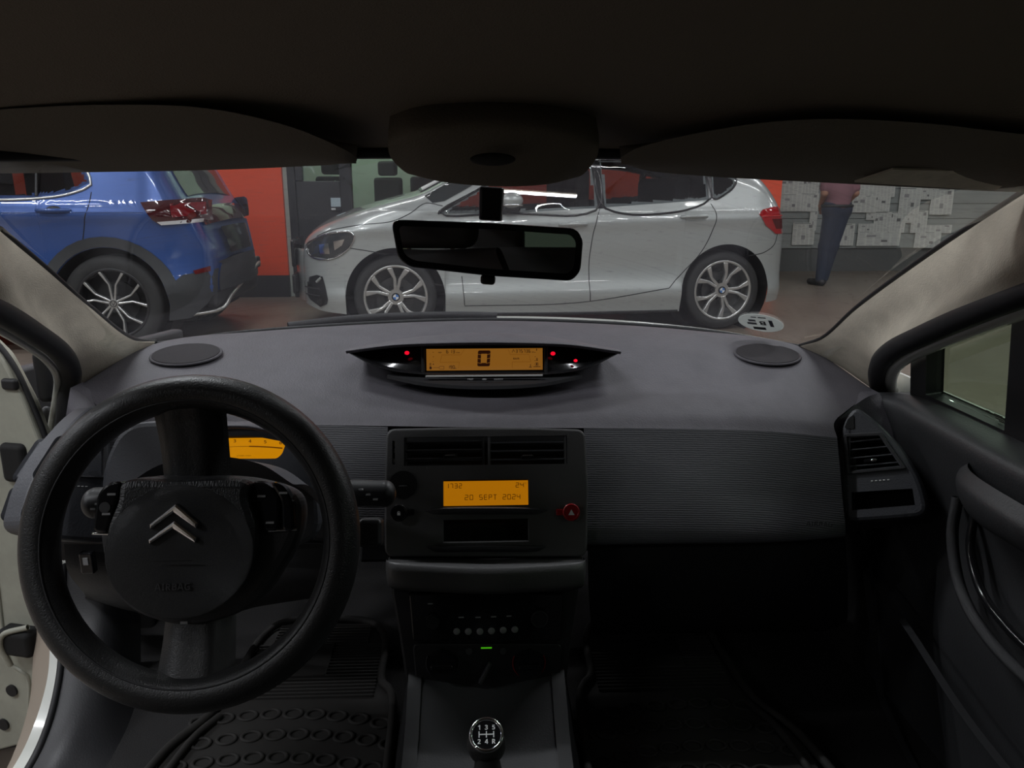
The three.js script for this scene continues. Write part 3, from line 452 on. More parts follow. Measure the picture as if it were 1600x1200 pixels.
  {
    const o = [[0.0001,0.0437],[0.0116,0.0846],[0.032,0.1095],[0.0576,0.084],[0.0919,0.0339],[0.1111,-0.0222],[0.1149,-0.0715],[0.0558,-0.0741],[-0.0066,-0.0748],[-0.005,-0.0181]];
    const v = [[0.0103,0.0646],[0.0661,0.0612],[0.0948,0.0008],[0.0086,-0.0007]], b2 = [[0.006,-0.023],[0.104,-0.0236],[0.1044,-0.0604],[0.0023,-0.0632]], s = [[0.0123,0.0739],[0.0199,0.0888],[0.0294,0.095],[0.0275,0.071]];
    const tl = v[0], tr = v[1], br = v[2], bl = v[3];
    pod([[0.5747,0.6982,-1.12],[0.802,0.2828,0.5262],[0.0063,0.8768,-0.4808],[-0.5973,0.3889,0.7014]], o, v, (f) => [tl[0] + (bl[0] - tl[0]) * f, tr[0] + (br[0] - tr[0]) * f], b2, { slot: s, tab: [0.0441,0.0185], dots: [0.055,-0.0137] }, '', 1);
  }
  {
    const o = [[-0.0021,0.0535],[-0.0098,0.1002],[-0.0327,0.1072],[-0.0563,0.0849],[-0.0943,0.0317],[-0.1159,-0.0187],[-0.1255,-0.0794],[-0.0647,-0.0928],[0.0096,-0.0983]];
    const v = [[-0.0127,0.0585],[-0.0813,0.0484],[-0.1087,-0.0043],[-0.0079,-0.0033]], b2 = [[-0.0032,-0.0242],[-0.1104,-0.0229],[-0.1191,-0.0589],[-0.0001,-0.0642]], s = [[-0.0175,0.0678],[-0.0273,0.0902],[-0.0376,0.0938],[-0.0623,0.0652]];
    const tl = v[0], tr = v[1], br = v[2], bl = v[3];
    pod([[-0.5709,0.7199,-1.1],[0.5232,-0.3596,-0.7726],[-0.0127,0.9032,-0.429],[0.8521,0.2343,0.468]], o, v, (f) => [tl[0] + (bl[0] - tl[0]) * f, tr[0] + (br[0] - tr[0]) * f], b2, { slot: s, tab: [-0.0509,0.0191], dots: [-0.0479,-0.0162] }, '', -1);
  }
  // end caps behind the pods
  part(dash, 'end_cap', slab([[[0.5684,0.772,-1.16], [0.6454,0.8009,-1.21], [0.6908,0.7987,-1.25]], [[0.5916,0.6771,-1.165], [0.6707,0.6985,-1.175], [0.7115,0.7229,-1.175]], [[0.6037,0.5828,-1.15], [0.6816,0.5931,-1.15], [0.7334,0.6178,-1.15]]], [0, 0, -0.04], 12, 12), M.pad);
  part(dash, 'end_cap', slab([[[-0.5945,0.7933,-1.16], [-0.6485,0.8188,-1.21], [-0.6912,0.8217,-1.25]], [[-0.6009,0.7008,-1.15], [-0.6373,0.7319,-1.14], [-0.6449,0.7584,-1.11]], [[-0.6033,0.5943,-1.13], [-0.658,0.6139,-1.11], [-0.6687,0.6487,-1.06]]], [0, 0, -0.04], 12, 12), M.pad);
  part(dash, 'glove_box', loft([[[0.1659,0.5846,-1.12], [0.3045,0.5843,-1.12], [0.4634,0.5836,-1.12], [0.5909,0.5904,-1.12]], [[0.1779,0.4631,-1.17], [0.3233,0.4599,-1.17], [0.4926,0.4587,-1.17], [0.634,0.4655,-1.17]], [[0.2011,0.3307,-1.27], [0.3549,0.3269,-1.27], [0.5411,0.3252,-1.27], [0.6911,0.3257,-1.27]], [[0.2448,0.1839,-1.5], [0.4192,0.1797,-1.5], [0.6243,0.1779,-1.5], [0.7717,0.1793,-1.5]]], 20, 30), M.panel, 'dark glove box lid under the airbag cover');
  // knee panel under the wheel with headlamp adjuster
  part(dash, 'knee_panel', loft([[[-0.6177,0.6389,-1.04], [-0.5599,0.623,-1.07], [-0.4497,0.616,-1.08], [-0.3334,0.6138,-1.08], [-0.2357,0.612,-1.08]], [[-0.625,0.5924,-1.05], [-0.5614,0.5751,-1.06], [-0.4474,0.5673,-1.06], [-0.3319,0.5649,-1.06], [-0.2367,0.5629,-1.07]], [[-0.6356,0.527,-1.1], [-0.5634,0.5121,-1.09], [-0.4665,0.4895,-1.09], [-0.3439,0.515,-1.09], [-0.2446,0.5241,-1.1]], [[-0.7529,0.4023,-1.3], [-0.6741,0.3737,-1.3], [-0.557,0.3574,-1.3], [-0.4112,0.3812,-1.3], [-0.2899,0.3987,-1.3]]], 30, 30), M.panel);
  { const o = [-0.5839,0.612,-1.035]; part(dash, 'headlamp_adjuster', box(0.02, 0.034, 0.012, o[0], o[1], o[2], 0.003), M.gloss); part(dash, 'adjuster_mark', box(0.008, 0.012, 0.002, o[0], o[1] + 0.004, o[2] + 0.0065, 0.001), M.greyprint); }
}
// ---------------------------------------------------------------- steering column and wheel
{
  const s = thing('steering_column', 'dark steering column shroud with control stalks behind the wheel', 'steering column');
  const F = [[-0.3327,0.7558,-0.8],[1,0,0],[0,0.9455,-0.3256],[0,0.3256,0.9455]]; lay(s, F);
  part(s, 'shroud', loft([[[-0.10, 0.06, -0.05], [-0.06, 0.085, -0.05], [0, 0.095, -0.05], [0.06, 0.085, -0.05], [0.10, 0.06, -0.05]], [[-0.10, 0.05, -0.15], [-0.06, 0.075, -0.16], [0, 0.08, -0.17], [0.06, 0.075, -0.16], [0.10, 0.05, -0.15]], [[-0.11, 0.0, -0.24], [-0.06, 0.04, -0.27], [0, 0.05, -0.28], [0.06, 0.04, -0.27], [0.11, 0.0, -0.24]]], 24, 16), M.pod);
  part(s, 'lower_shroud', loft([[[-0.10, 0.06, -0.05], [-0.09, -0.03, -0.06], [0, -0.07, -0.06], [0.09, -0.03, -0.06], [0.10, 0.06, -0.05]], [[-0.11, 0.0, -0.24], [-0.09, -0.07, -0.22], [0, -0.10, -0.22], [0.09, -0.07, -0.22], [0.11, 0.0, -0.24]]], 24, 8), M.panel);
  const st = (a, b, r, nm, lab) => { const g = part(s, nm, merge([line(a, [a[0] + (b[0] - a[0]) * 0.55, a[1] + (b[1] - a[1]) * 0.55, a[2]], 0.009, 12), tube([[a[0] + (b[0] - a[0]) * 0.4, a[1] + (b[1] - a[1]) * 0.4, a[2]], b], r, 6, 16), ball(r, b[0], b[1], b[2], 0.8, 1, 1)]), M.black, lab); for (let i = 0; i < 3; i++) part(g, 'printed_mark', box(0.006, 0.0025, 0.001, a[0] + (b[0] - a[0]) * (0.62 + i * 0.12), b[1] + 0.006 - i * 0.006, b[2] + r - 0.0005, 0.0004), M.greyprint); };
  st([...[0.1364,0.0484], -0.07], [...[0.2093,0.0458], -0.07], 0.0165, 'wiper_stalk', 'black wiper stalk with rounded end');
  st([...[-0.101,0.0411], -0.07], [...[-0.1436,0.0396], -0.07], 0.019, 'light_stalk', 'black light stalk');
  { const p = [0.1985,-0.0034]; part(s, 'audio_stalk', box(0.03, 0.035, 0.03, p[0] - 0.01, p[1], -0.09, 0.006), M.black); }

  const t = thing('steering_wheel', 'worn black leather steering wheel with chrome chevrons', 'steering wheel'); lay(t, F);
  const rim = new THREE.TorusGeometry(0.1690, 0.0205, 24, 120); { const p = rim.attributes.position; for (let i = 0; i < p.count; i++) { const a = Math.atan2(p.getY(i), p.getX(i)); p.setZ(i, p.getZ(i) * 1.12); } rim.computeVertexNormals(); const uv = rim.attributes.uv; for (let i = 0; i < uv.count; i++) uv.setXY(i, uv.getX(i) * 1.08, uv.getY(i) * 0.11); }
  part(t, 'rim', rim, M.leather);
  part(t, 'seam', [new THREE.TorusGeometry(0.1585, 0.0012, 6, 100).translate(0, 0, 0.0196)], M.rubber);
  const spoke = (a, w0, w1, r0, r1, z0) => { const g = loft([[[-w0, r0, z0], [-w0 * 0.5, r0, z0 + 0.012], [0, r0, z0 + 0.014], [w0 * 0.5, r0, z0 + 0.012], [w0, r0, z0]], [[-w1 * 0.92, (r0 + r1) / 2, z0 * 0.5 - 0.004], [-w1 * 0.5, (r0 + r1) / 2, z0 * 0.5 + 0.009], [0, (r0 + r1) / 2, z0 * 0.5 + 0.01], [w1 * 0.5, (r0 + r1) / 2, z0 * 0.5 + 0.009], [w1 * 0.92, (r0 + r1) / 2, z0 * 0.5 - 0.004]], [[-w1, r1, 0], [-w1 * 0.5, r1, 0.012], [0, r1, 0.013], [w1 * 0.5, r1, 0.012], [w1, r1, 0]]], 16, 10); const b = g.clone(); b.translate(0, 0, -0.016); const m = merge([g, b]); m.rotateZ(a); return m; };
  part(t, 'spoke', spoke(0.07, 0.036, 0.040, 0.055, 0.168, -0.022), M.leather);
  part(t, 'spoke', spoke(Math.PI + 0.02, 0.036, 0.042, 0.06, 0.168, -0.024), M.leather);
  // fixed hub
  const ringS = [[-0.0981,0.0138],[-0.0957,0.0518],[-0.0697,0.0695],[-0.0074,0.073],[0.0744,0.0675],[0.1189,0.0486],[0.1222,0.0102],[0.101,-0.034],[0.0693,-0.0726],[-0.0008,-0.0916],[-0.0658,-0.0699],[-0.0882,-0.0305]];
  part(t, 'hub_surround', plate(smoothShape(ringS, 90), 0.05, -0.035, { bevel: 0.010 }), M.panel);
  const padS = [[-0.0647,0.068],[-0.0073,0.0701],[0.0722,0.0661],[0.0718,0.0493],[0.0816,0.0202],[0.0806,-0.0107],[0.0618,-0.049],[0.0336,-0.0711],[-0.004,-0.0775],[-0.0411,-0.0697],[-0.0665,-0.0465],[-0.0782,-0.008],[-0.079,0.0178],[-0.0691,0.0478]];
  const pg = plate(smoothShape(padS, 100), 0.028, 0.008, { bevel: 0.008 }); { const p = pg.attributes.position; }
  part(t, 'airbag_pad', pg, M.hub);
  const dome = new THREE.SphereGeometry(1, 40, 20, 0, Math.PI * 2, 0, Math.PI / 2); dome.rotateX(Math.PI / 2); const pc = [0.0002,-0.0072]; dome.scale(0.080, 0.072, 0.006); dome.translate(pc[0], pc[1], 0.0355); part(t, 'airbag_bulge', dome, M.hub);
  const chev = (pts) => { const s = new THREE.Shape(pts.map((p) => new THREE.Vector2(...p))); const g = new THREE.ExtrudeGeometry(s, { depth: 0.0012, bevelEnabled: true, bevelSize: 0.0026, bevelOffset: -0.0026, bevelThickness: 0.004, bevelSegments: 2 }); g.translate(0, 0, 0.0402); return g; };
  part(t, 'chevron_emblem', chev([[-0.0017,0.0454],[0.0232,0.0241],[0.0211,0.0176],[-0.0036,0.0353],[-0.0283,0.0177],[-0.0292,0.0235]]), M.chrome, 'chrome chevron');
  part(t, 'chevron_emblem', chev([[-0.0027,0.0273],[0.022,0.0082],[0.02,0.0025],[-0.004,0.018],[-0.0286,0.0019],[-0.0302,0.007]]), M.chrome, 'chrome chevron');
  { const l = word('AIRBAG', 0.0075, 0, 0, 0); const p = [-0.004,-0.0435]; l.translate(p[0], p[1], 0.0415); part(t, 'airbag_lettering', l, M.panel); }
  { const p = [-0.0025,-0.0157]; part(t, 'pad_groove', box(0.04, 0.0008, 0.001, p[0], p[1], 0.0462, 0.0003), M.deep); }
  const cl = (pts, nm) => part(t, nm, plate(rounded(pts, 0.008), 0.02, 0.006, { bevel: 0.003 }), M.gloss);
  cl([[-0.0944,0.0569],[-0.0833,0.0683],[-0.0676,0.0695],[-0.0721,0.0515],[-0.078,0.0336],[-0.0817,0.0121],[-0.0988,0.0138]], 'button_cluster'); cl([[0.0722,0.0675],[0.0882,0.0658],[0.1043,0.0525],[0.1048,0.0119],[0.086,0.0122],[0.0828,0.0383]], 'button_cluster'); cl([[0.0925,0.0672],[0.1086,0.0626],[0.119,0.0436],[0.1207,0.0117],[0.1077,0.0119],[0.1066,0.0452]], 'button_cluster');
  for (const p of [[-0.0786,0.0552], [-0.0837,0.0337], [0.0848,0.0506], [0.0946,0.0215], [0.1087,0.0539]]) part(t, 'button_mark', box(0.009, 0.0025, 0.0006, p[0], p[1], 0.0265, 0.0002), M.greyprint);
  for (const [a, b2] of [[[-0.1001,0.0124], [-0.0788,0.0113]], [[0.0918,0.0121], [0.1229,0.0131]]]) part(t, 'chrome_trim', line([a[0], a[1], 0.022], [b2[0], b2[1], 0.022], 0.0014), M.chrome);
  { const p = [-0.0854,0.0409]; part(t, 'thumb_roller', disc(0.006, 0.010, p[0], p[1], 0.022, 20), M.panel); }
  { const p = [-0.0009,-0.0874]; part(t, 'horn_mark', box(0.008, 0.003, 0.0006, p[0], p[1], 0.0158, 0.0002), M.greyprint); }
}
// ---------------------------------------------------------------- centre console, radio, gear lever
{
  const t = thing('centre_console', 'dark centre console with tray, radio and heater dials', 'console'); lay(t, [[0.001,0.5742,-1.04],[1,0,0],[0,0.9766,-0.2149],[0,0.2149,0.9766]]);
  const tray = [[...[-0.1514,0.0263], -0.02], [...[-0.1446,0.0301], 0.02], [...[-0.0675,0.0267], 0.035], [...[0.0002,0.0245], 0.04], [...[0.0683,0.0242], 0.035], [...[0.1446,0.0248], 0.02], [...[0.1514,0.0207], -0.02]];
  const dn = (r, y, z, k = 1) => r.map((p) => [p[0] * k, p[1] + y, p[2] + z]);
  part(t, 'tray_lip', loft([dn(tray, -0.004, -0.06), dn(tray, -0.004, -0.012), tray, dn(tray, -0.01, 0.006), dn(tray, -0.034, 0.002, 0.99), dn(tray, -0.046, -0.02, 0.985)], 50, 30), M.bezel);
  part(t, 'tray_floor', box(0.25, 0.006, 0.08, 0, tray[3][1] - 0.012, -0.03, 0.002), M.deep);
  const body = [[-0.1452,-0.0119],[0.1414,-0.0175],[0.1292,-0.1012],[0.1158,-0.2052],[0.1055,-0.2748],[-0.1098,-0.2687],[-0.1187,-0.1992],[-0.1318,-0.0954]];
  part(t, 'stack', plate(rounded(body, 0.01), 0.1, -0.098, { bevel: 0.004 }), M.black);
  const rd = [[-0.1164,-0.0222],[0.1168,-0.0269],[0.1125,-0.0989],[-0.1115,-0.0939]];
  part(t, 'radio', plate(rounded(rd, 0.004), 0.010, 0, { bevel: 0.002 }), M.gloss);
  const p0 = [-0.0008,-0.0835];
  for (let i = 0; i < 6; i++) { const p = [[[-0.0455,-0.0806]], [[-0.028,-0.081]], [[-0.0105,-0.0814]], [[0.007,-0.0808]], [[0.0246,-0.0802]], [[0.0422,-0.0796]]][i][0]; part(t, 'preset_button', ball(0.0052, p[0], p[1], 0.010, 1, 1, 0.5), mat(lin(0.20, 0.20, 0.20), 0.4), 'small round grey radio button'); }
  { const a = [-0.0812,-0.0631], b = [0.0794,-0.0626]; part(t, 'radio_knob', disc(0.010, 0.012, a[0], a[1], 0.014), M.black); part(t, 'radio_knob', [disc(0.012, 0.008, b[0], b[1], 0.013), ring(0.012, 0.0012, b[0], b[1], 0.017)], M.black); }
  for (const p of [[-0.0385,-0.0591], [-0.0132,-0.0596], [0.0102,-0.0592], [0.0335,-0.0587], [-0.0847,-0.0375]]) part(t, 'printed_mark', box(0.008, 0.0018, 0.0006, p[0], p[1], 0.0103, 0.0002), M.greyprint);
  const hp = [[-0.1125,-0.0988],[0.1144,-0.1039],[0.1081,-0.1752],[-0.1067,-0.1698]];
  part(t, 'heater_panel', plate(rounded(hp, 0.01), 0.008, 0, { bevel: 0.002 }), M.black);
  for (const [p, m] of [[[-0.0674,-0.1284], M.panel], [[0.0633,-0.1314], M.red]]) {
    part(t, 'heater_dial', [disc(0.021, 0.016, p[0], p[1], 0.014), box(0.034, 0.008, 0.01, p[0], p[1], 0.024, 0.003)], M.gloss);
    part(t, 'dial_ring', new THREE.TorusGeometry(0.0245, 0.0009, 6, 40, Math.PI * 1.3).rotateZ(Math.PI * 0.85).translate(p[0], p[1], 0.0085), m);
  }
  { const p = [-0.0033,-0.1427]; const g = box(0.006, 0.034, 0.012, 0, 0, 0, 0.002); g.rotateZ(-0.5); g.translate(p[0], p[1], 0.016); part(t, 'air_lever', g, M.panel); }
  { const p = [-0.001,-0.1072]; part(t, 'green_indicator', box(0.0165, 0.0022, 0.001, p[0], p[1], 0.0085, 0.0004), glow(0x58d818, 0.55), 'lit green bar'); }
  for (const p of [[-0.0273,-0.1115], [0.0243,-0.1127]]) part(t, 'climate_button', disc(0.005, 0.003, p[0], p[1], 0.0085, 16), M.panel);
  const c = thing('floor_tunnel', 'dark console tunnel between the front footwells', 'console');
  const L = [[-0.118, 0.44, -1.02], [-0.118, 0.37, -0.85], [-0.13, 0.36, -0.60], [-0.13, 0.36, -0.1], [-0.13, 0.36, 0.3]], R = L.map((p) => [-p[0], p[1], p[2]]);
  part(c, 'side_wall', slab([L, L.map((p) => [p[0] - 0.03, 0.26, p[2]])], [0.02, 0, 0], 20, 2, false), M.black);
  part(c, 'side_wall', slab([R, R.map((p) => [p[0] + 0.03, 0.26, p[2]])], [-0.02, 0, 0], 20, 2, false), M.black);
  part(c, 'top_panel', slab([L, L.map((p, i) => [0, p[1] - 0.02, p[2]]), R], [0, -0.03, 0], 20, 4, false), M.panel);
  const g = thing('gear_lever', 'black gear lever with a chrome ringed white shift pattern', 'gear lever');
  const k = [-0.001,0.4859,-0.8]; const dir = v3(k).sub(V(0, 1.14, 0)).normalize().negate();
  const kg = new THREE.Group(); kg.name = 'knob'; kg.position.set(...k); kg.lookAt(k[0], k[1] + 0.75, k[2] + 0.42); g.add(kg);
  part(kg, 'knob_body', [ball(0.0245, 0, 0, -0.025, 1, 1, 1.08)], M.leather); part(kg, 'chrome_ring', ring(0.0195, 0.0024, 0, 0, 0.004), M.chrome); part(kg, 'pattern_cap', disc(0.019, 0.004, 0, 0, 0.003), M.gloss);
  const pm = mat(lin(0.8, 0.8, 0.8), 0.4), pz = 0.0052, bits = [];
  for (const [s, x, y] of [['1', -0.009, 0.0085], ['3', 0, 0.0085], ['5', 0.009, 0.0085], ['2', -0.009, -0.0085], ['4', 0, -0.0085], ['R', 0.009, -0.0085]]) bits.push(word(s, 0.0056, x, y, pz));
  for (const x of [-0.009, 0, 0.009]) bits.push(box(0.0014, 0.0075, 0.0006, x, 0, pz, 0.0001)); bits.push(box(0.0194, 0.0014, 0.0006, 0, 0, pz, 0.0001)); part(kg, 'shift_pattern', bits, pm, 'white gear numbers');
  const q = [0, 0.36, -0.80]; part(g, 'boot', new THREE.LatheGeometry([[0.062, 0], [0.058, 0.012], [0.045, 0.03], [0.03, 0.05], [0.018, 0.075], [0.014, 0.10]].map((a) => new THREE.Vector2(...a)), 30).translate(...q), M.leather);
  part(g, 'collar', new THREE.TorusGeometry(0.066, 0.004, 8, 40).rotateX(Math.PI / 2).translate(0, 0.362, -0.80), M.panel);
}
// ---------------------------------------------------------------- doors, floor and rear of the cabin
{
  // passenger door
  const t = thing('door_1', 'closed dark passenger door with small front quarter window', 'door', null, 'structure');
  const rows = [
    [[0.66, 0.775, -1.34], [0.715, 0.80, -1.244], [0.722, 0.815, -1.13], [0.722, 0.815, -0.9], [0.722, 0.82, -0.4], [0.722, 0.83, 0.1]],
    [[0.655, 0.768, -1.32], [0.690, 0.788, -1.23], [0.682, 0.796, -1.12], [0.672, 0.800, -0.9], [0.665, 0.81, -0.4], [0.665, 0.82, 0.1]],
    [[0.665, 0.72, -1.31], [0.690, 0.74, -1.22], [0.686, 0.745, -1.12], [0.672, 0.752, -0.9], [0.665, 0.76, -0.4], [0.665, 0.77, 0.1]],
    [[0.675, 0.62, -1.31], [0.700, 0.62, -1.22], [0.705, 0.625, -1.12], [0.705, 0.63, -0.9], [0.700, 0.64, -0.4], [0.700, 0.65, 0.1]],
    [[0.68, 0.52, -1.31], [0.700, 0.51, -1.22], [0.700, 0.51, -1.1], [0.690, 0.52, -0.9], [0.680, 0.53, -0.4], [0.680, 0.54, 0.1]],
    [[0.69, 0.28, -1.31], [0.700, 0.28, -1.22], [0.700, 0.28, -1.1], [0.700, 0.28, -0.9], [0.700, 0.28, -0.4], [0.700, 0.28, 0.1]],
  ];
  part(t, 'inner_panel', slab(rows, [0.05, 0, 0], 40, 40), M.panel);
  const g = new THREE.Group(); g.name = 'window_frame'; t.add(g); lay(g, [[0.72,0.8173,-1.163],[0,0,1],[-0.1386,0.9903,0],[-0.9903,-0.1386,0]]);
  const hole = [[0.0003,0.084],[0.2055,0.1792],[0.1946,-0.0014],[-0.0037,-0.001]], hole2 = [[hole[1][0] + 0.035, hole[1][1] + 0.01], [0.92, 0.36], [1.10, 0.05], [hole[2][0] + 0.035, 0.0]];
  const out = [[hole[3][0] - 0.045, hole[3][1] - 0.03], [hole[0][0] - 0.045, hole[0][1] + 0.015], [hole[1][0] - 0.02, hole[1][1] + 0.035], [0.45, 0.37], [0.95, 0.41], [1.16, 0.30], [1.18, -0.03]];
  part(g, 'frame_panel', plate(rounded(out, 0.02), 0.03, -0.03, { bevel: 0.003, holes: [rounded(hole, 0.004), rounded(hole2, 0.01)] }), M.black);
  part(g, 'quarter_glass', plate(rounded(hole, 0.003), 0.001, -0.02, { bevel: 0 }), tintMat, 'greenish tinted quarter glass');
  part(g, 'door_glass', plate(rounded(hole2, 0.003), 0.001, -0.02, { bevel: 0 }), tintMat, 'greenish tinted door glass');
  const ink = mat(lin(0.04, 0.04, 0.03), 0.8);
  for (const [p, w] of [[[0.1518,0.0089], 0.018], [[0.1533,0.0065], 0.018], [[0.1548,0.004], 0.018], [[0.1591,0.0015], 0.012], [[0.1286,0.0087], 0.008], [[0.1798,0.0023], 0.006]]) part(g, 'etched_mark', box(w, 0.0018, 0.0006, p[0], p[1], -0.0185, 0.0002), ink);
  const out2 = [...out].map((p) => [p[0], p[1]]);
  part(g, 'painted_edge', tube([[out[0][0] - 0.012, out[0][1] + 0.01, -0.03], [out[1][0] - 0.012, out[1][1], -0.03], [out[2][0] - 0.03, out[2][1] + 0.012, -0.03], [0.2, 0.36, -0.03]], 0.014, 30, 10), mat(lin(0.22, 0.24, 0.25), 0.4), 'grey painted frame edge');
  // arm rest and pull handle
  part(t, 'arm_rest', loft([[[0.70, 0.770, -1.000], [0.645, 0.780, -0.920], [0.628, 0.785, -0.740], [0.628, 0.790, -0.340]], [[0.70, 0.750, -1.020], [0.632, 0.760, -0.920], [0.612, 0.765, -0.740], [0.612, 0.770, -0.340]], [[0.70, 0.715, -0.990], [0.640, 0.725, -0.900], [0.625, 0.735, -0.740], [0.625, 0.735, -0.340]], [[0.70, 0.700, -0.960], [0.68, 0.710, -0.890], [0.68, 0.715, -0.740], [0.68, 0.715, -0.340]]], 30, 20), M.panel, 'padded arm rest');
  part(t, 'handle_recess', tube([[0.678, 0.715, -0.985], [0.672, 0.66, -0.975], [0.665, 0.60, -0.93], [0.655, 0.575, -0.85], [0.65, 0.57, -0.7]], 0.008, 40), M.panel);
  part(t, 'handle_recess', tube([[0.685, 0.70, -0.955], [0.680, 0.655, -0.945], [0.672, 0.615, -0.90], [0.665, 0.60, -0.83], [0.66, 0.595, -0.7]], 0.006, 40), M.gloss);
  part(t, 'release_handle', tube([[0.672,0.7245,-0.8952], [0.664,0.7279,-0.8607], [0.656,0.7343,-0.8218], [0.648,0.7477,-0.7517]], 0.0045, 20), M.chrome, 'chrome release handle');
  part(t, 'door_pocket', slab([[[0.66, 0.50, -1.18], [0.64, 0.49, -1.0], [0.62, 0.47, -0.8], [0.61, 0.46, -0.3]], [[0.67, 0.30, -1.1], [0.65, 0.29, -0.98], [0.63, 0.29, -0.8], [0.63, 0.29, -0.3]]], [0.012, 0, 0], 24, 8), M.panel);
  part(t, 'outer_skin', slab([[[0.76, 0.82, -1.34], [0.765, 0.82, -0.9], [0.765, 0.83, 0.12]], [[0.80, 0.6, -1.34], [0.81, 0.6, -0.9], [0.81, 0.6, 0.12]], [[0.78, 0.2, -1.34], [0.785, 0.2, -0.9], [0.785, 0.2, 0.12]]], [-0.006, 0, 0], 12, 10), M.white);
}
{
  // open driver door, seen at its hinge end
  const t = thing('door_2', 'open driver door showing bare painted hinge end', 'door', null, 'structure'); lay(t, [[-0.838,0.3489,-1.25],[0.9701,0,0.2425],[0.0047,0.9998,-0.0188],[-0.2425,0.0194,0.97]]);
  const o = [[-0.1106,0.6678],[0.0393,0.5284],[0.0753,0.4475],[0.0953,0.3708],[0.0944,0.2695],[0.0717,0.1597],[0.0419,0.0567],[0.0147,-0.0769],[-0.0178,-0.2157],[-0.0998,-0.2492],[-0.3271,-0.3297]];
  part(t, 'hinge_face', plate(rounded(o, 0.012), 0.03, -0.03, { bevel: 0.004 }), M.primer);
  part(t, 'edge_seal', tube(o.slice(0, 5).map((p) => [p[0] + 0.003, p[1], -0.01]), 0.0045, 40), M.rubber);
  part(t, 'lower_edge', tube(o.slice(7, 11).map((p) => [p[0], p[1] - 0.002, -0.012]), 0.004, 30), M.rubber);
  for (const p of [[-0.0466,-0.1101], [-0.0788,-0.1879]]) part(t, 'grommet', disc(0.0115, 0.006, p[0], p[1], 0.001, 24), M.rubber, 'black round plug');
  { const a = [0.0011,0.0066]; part(t, 'door_check', [box(0.07, 0.05, 0.05, a[0], a[1], 0.005, 0.01)], M.deep); part(t, 'check_bracket', tube([[a[0] - 0.015, a[1] - 0.045, 0.025], [a[0] - 0.022, a[1], 0.032], [a[0] - 0.015, a[1] + 0.02, 0.03], [a[0] + 0.03, a[1] + 0.035, 0.02]], 0.005, 24), M.primer); }
  { const a = [0.0389,0.3231]; part(t, 'dark_block', [box(0.05, 0.07, 0.02, a[0], a[1] + 0.02, 0.0, 0.012)], M.deep); const b = [0.046,0.481]; part(t, 'hinge_pocket', box(0.03, 0.02, 0.012, b[0] + 0.005, b[1], 0, 0.006), M.rubber); }  // small near-black block set on the hinge end
  part(t, 'crease', tube([...[[-0.0291,0.3642],[-0.04,0.1228],[-0.0375,-0.0577],[-0.009,-0.0697],[-0.019,-0.1632]]].map((p) => [p[0], p[1], 0.0]), 0.004, 30), M.primer);
  part(t, 'inner_panel', box(0.04, 0.75, 1.0, o[10][0] - 0.02, -0.02 + o[10][1] + 0.38, -0.5, 0.01), M.panel);
}
{
  // door mirror outside the driver window
  const t = thing('side_mirror', 'black exterior door mirror beyond the driver pillar', 'mirror');
  const a = [-0.868,0.7862,-1.5], b = [-0.8771,0.7117,-1.46], c = [-0.8468,0.7173,-1.44];
  part(t, 'housing', box(0.032, 0.11, 0.06, a[0], a[1], a[2], 0.018), M.black);
  part(t, 'foot', slab([[[-0.9257,0.7204,-1.5], [-0.8954,0.7375,-1.5], [-0.8658,0.7505,-1.5]], [[-0.9242,0.632,-1.5], [-0.9012,0.6317,-1.5], [-0.8756,0.6313,-1.5]]], [0, 0, -0.03], 8, 4), M.white);
  part(t, 'inner_cap', ball(0.02, c[0], c[1], c[2], 0.7, 1, 0.5), M.black);
}
const SIDE = (name, geo, m, label, cat) => meta(part(scene, name, geo, m), label, cat, null, 'structure');
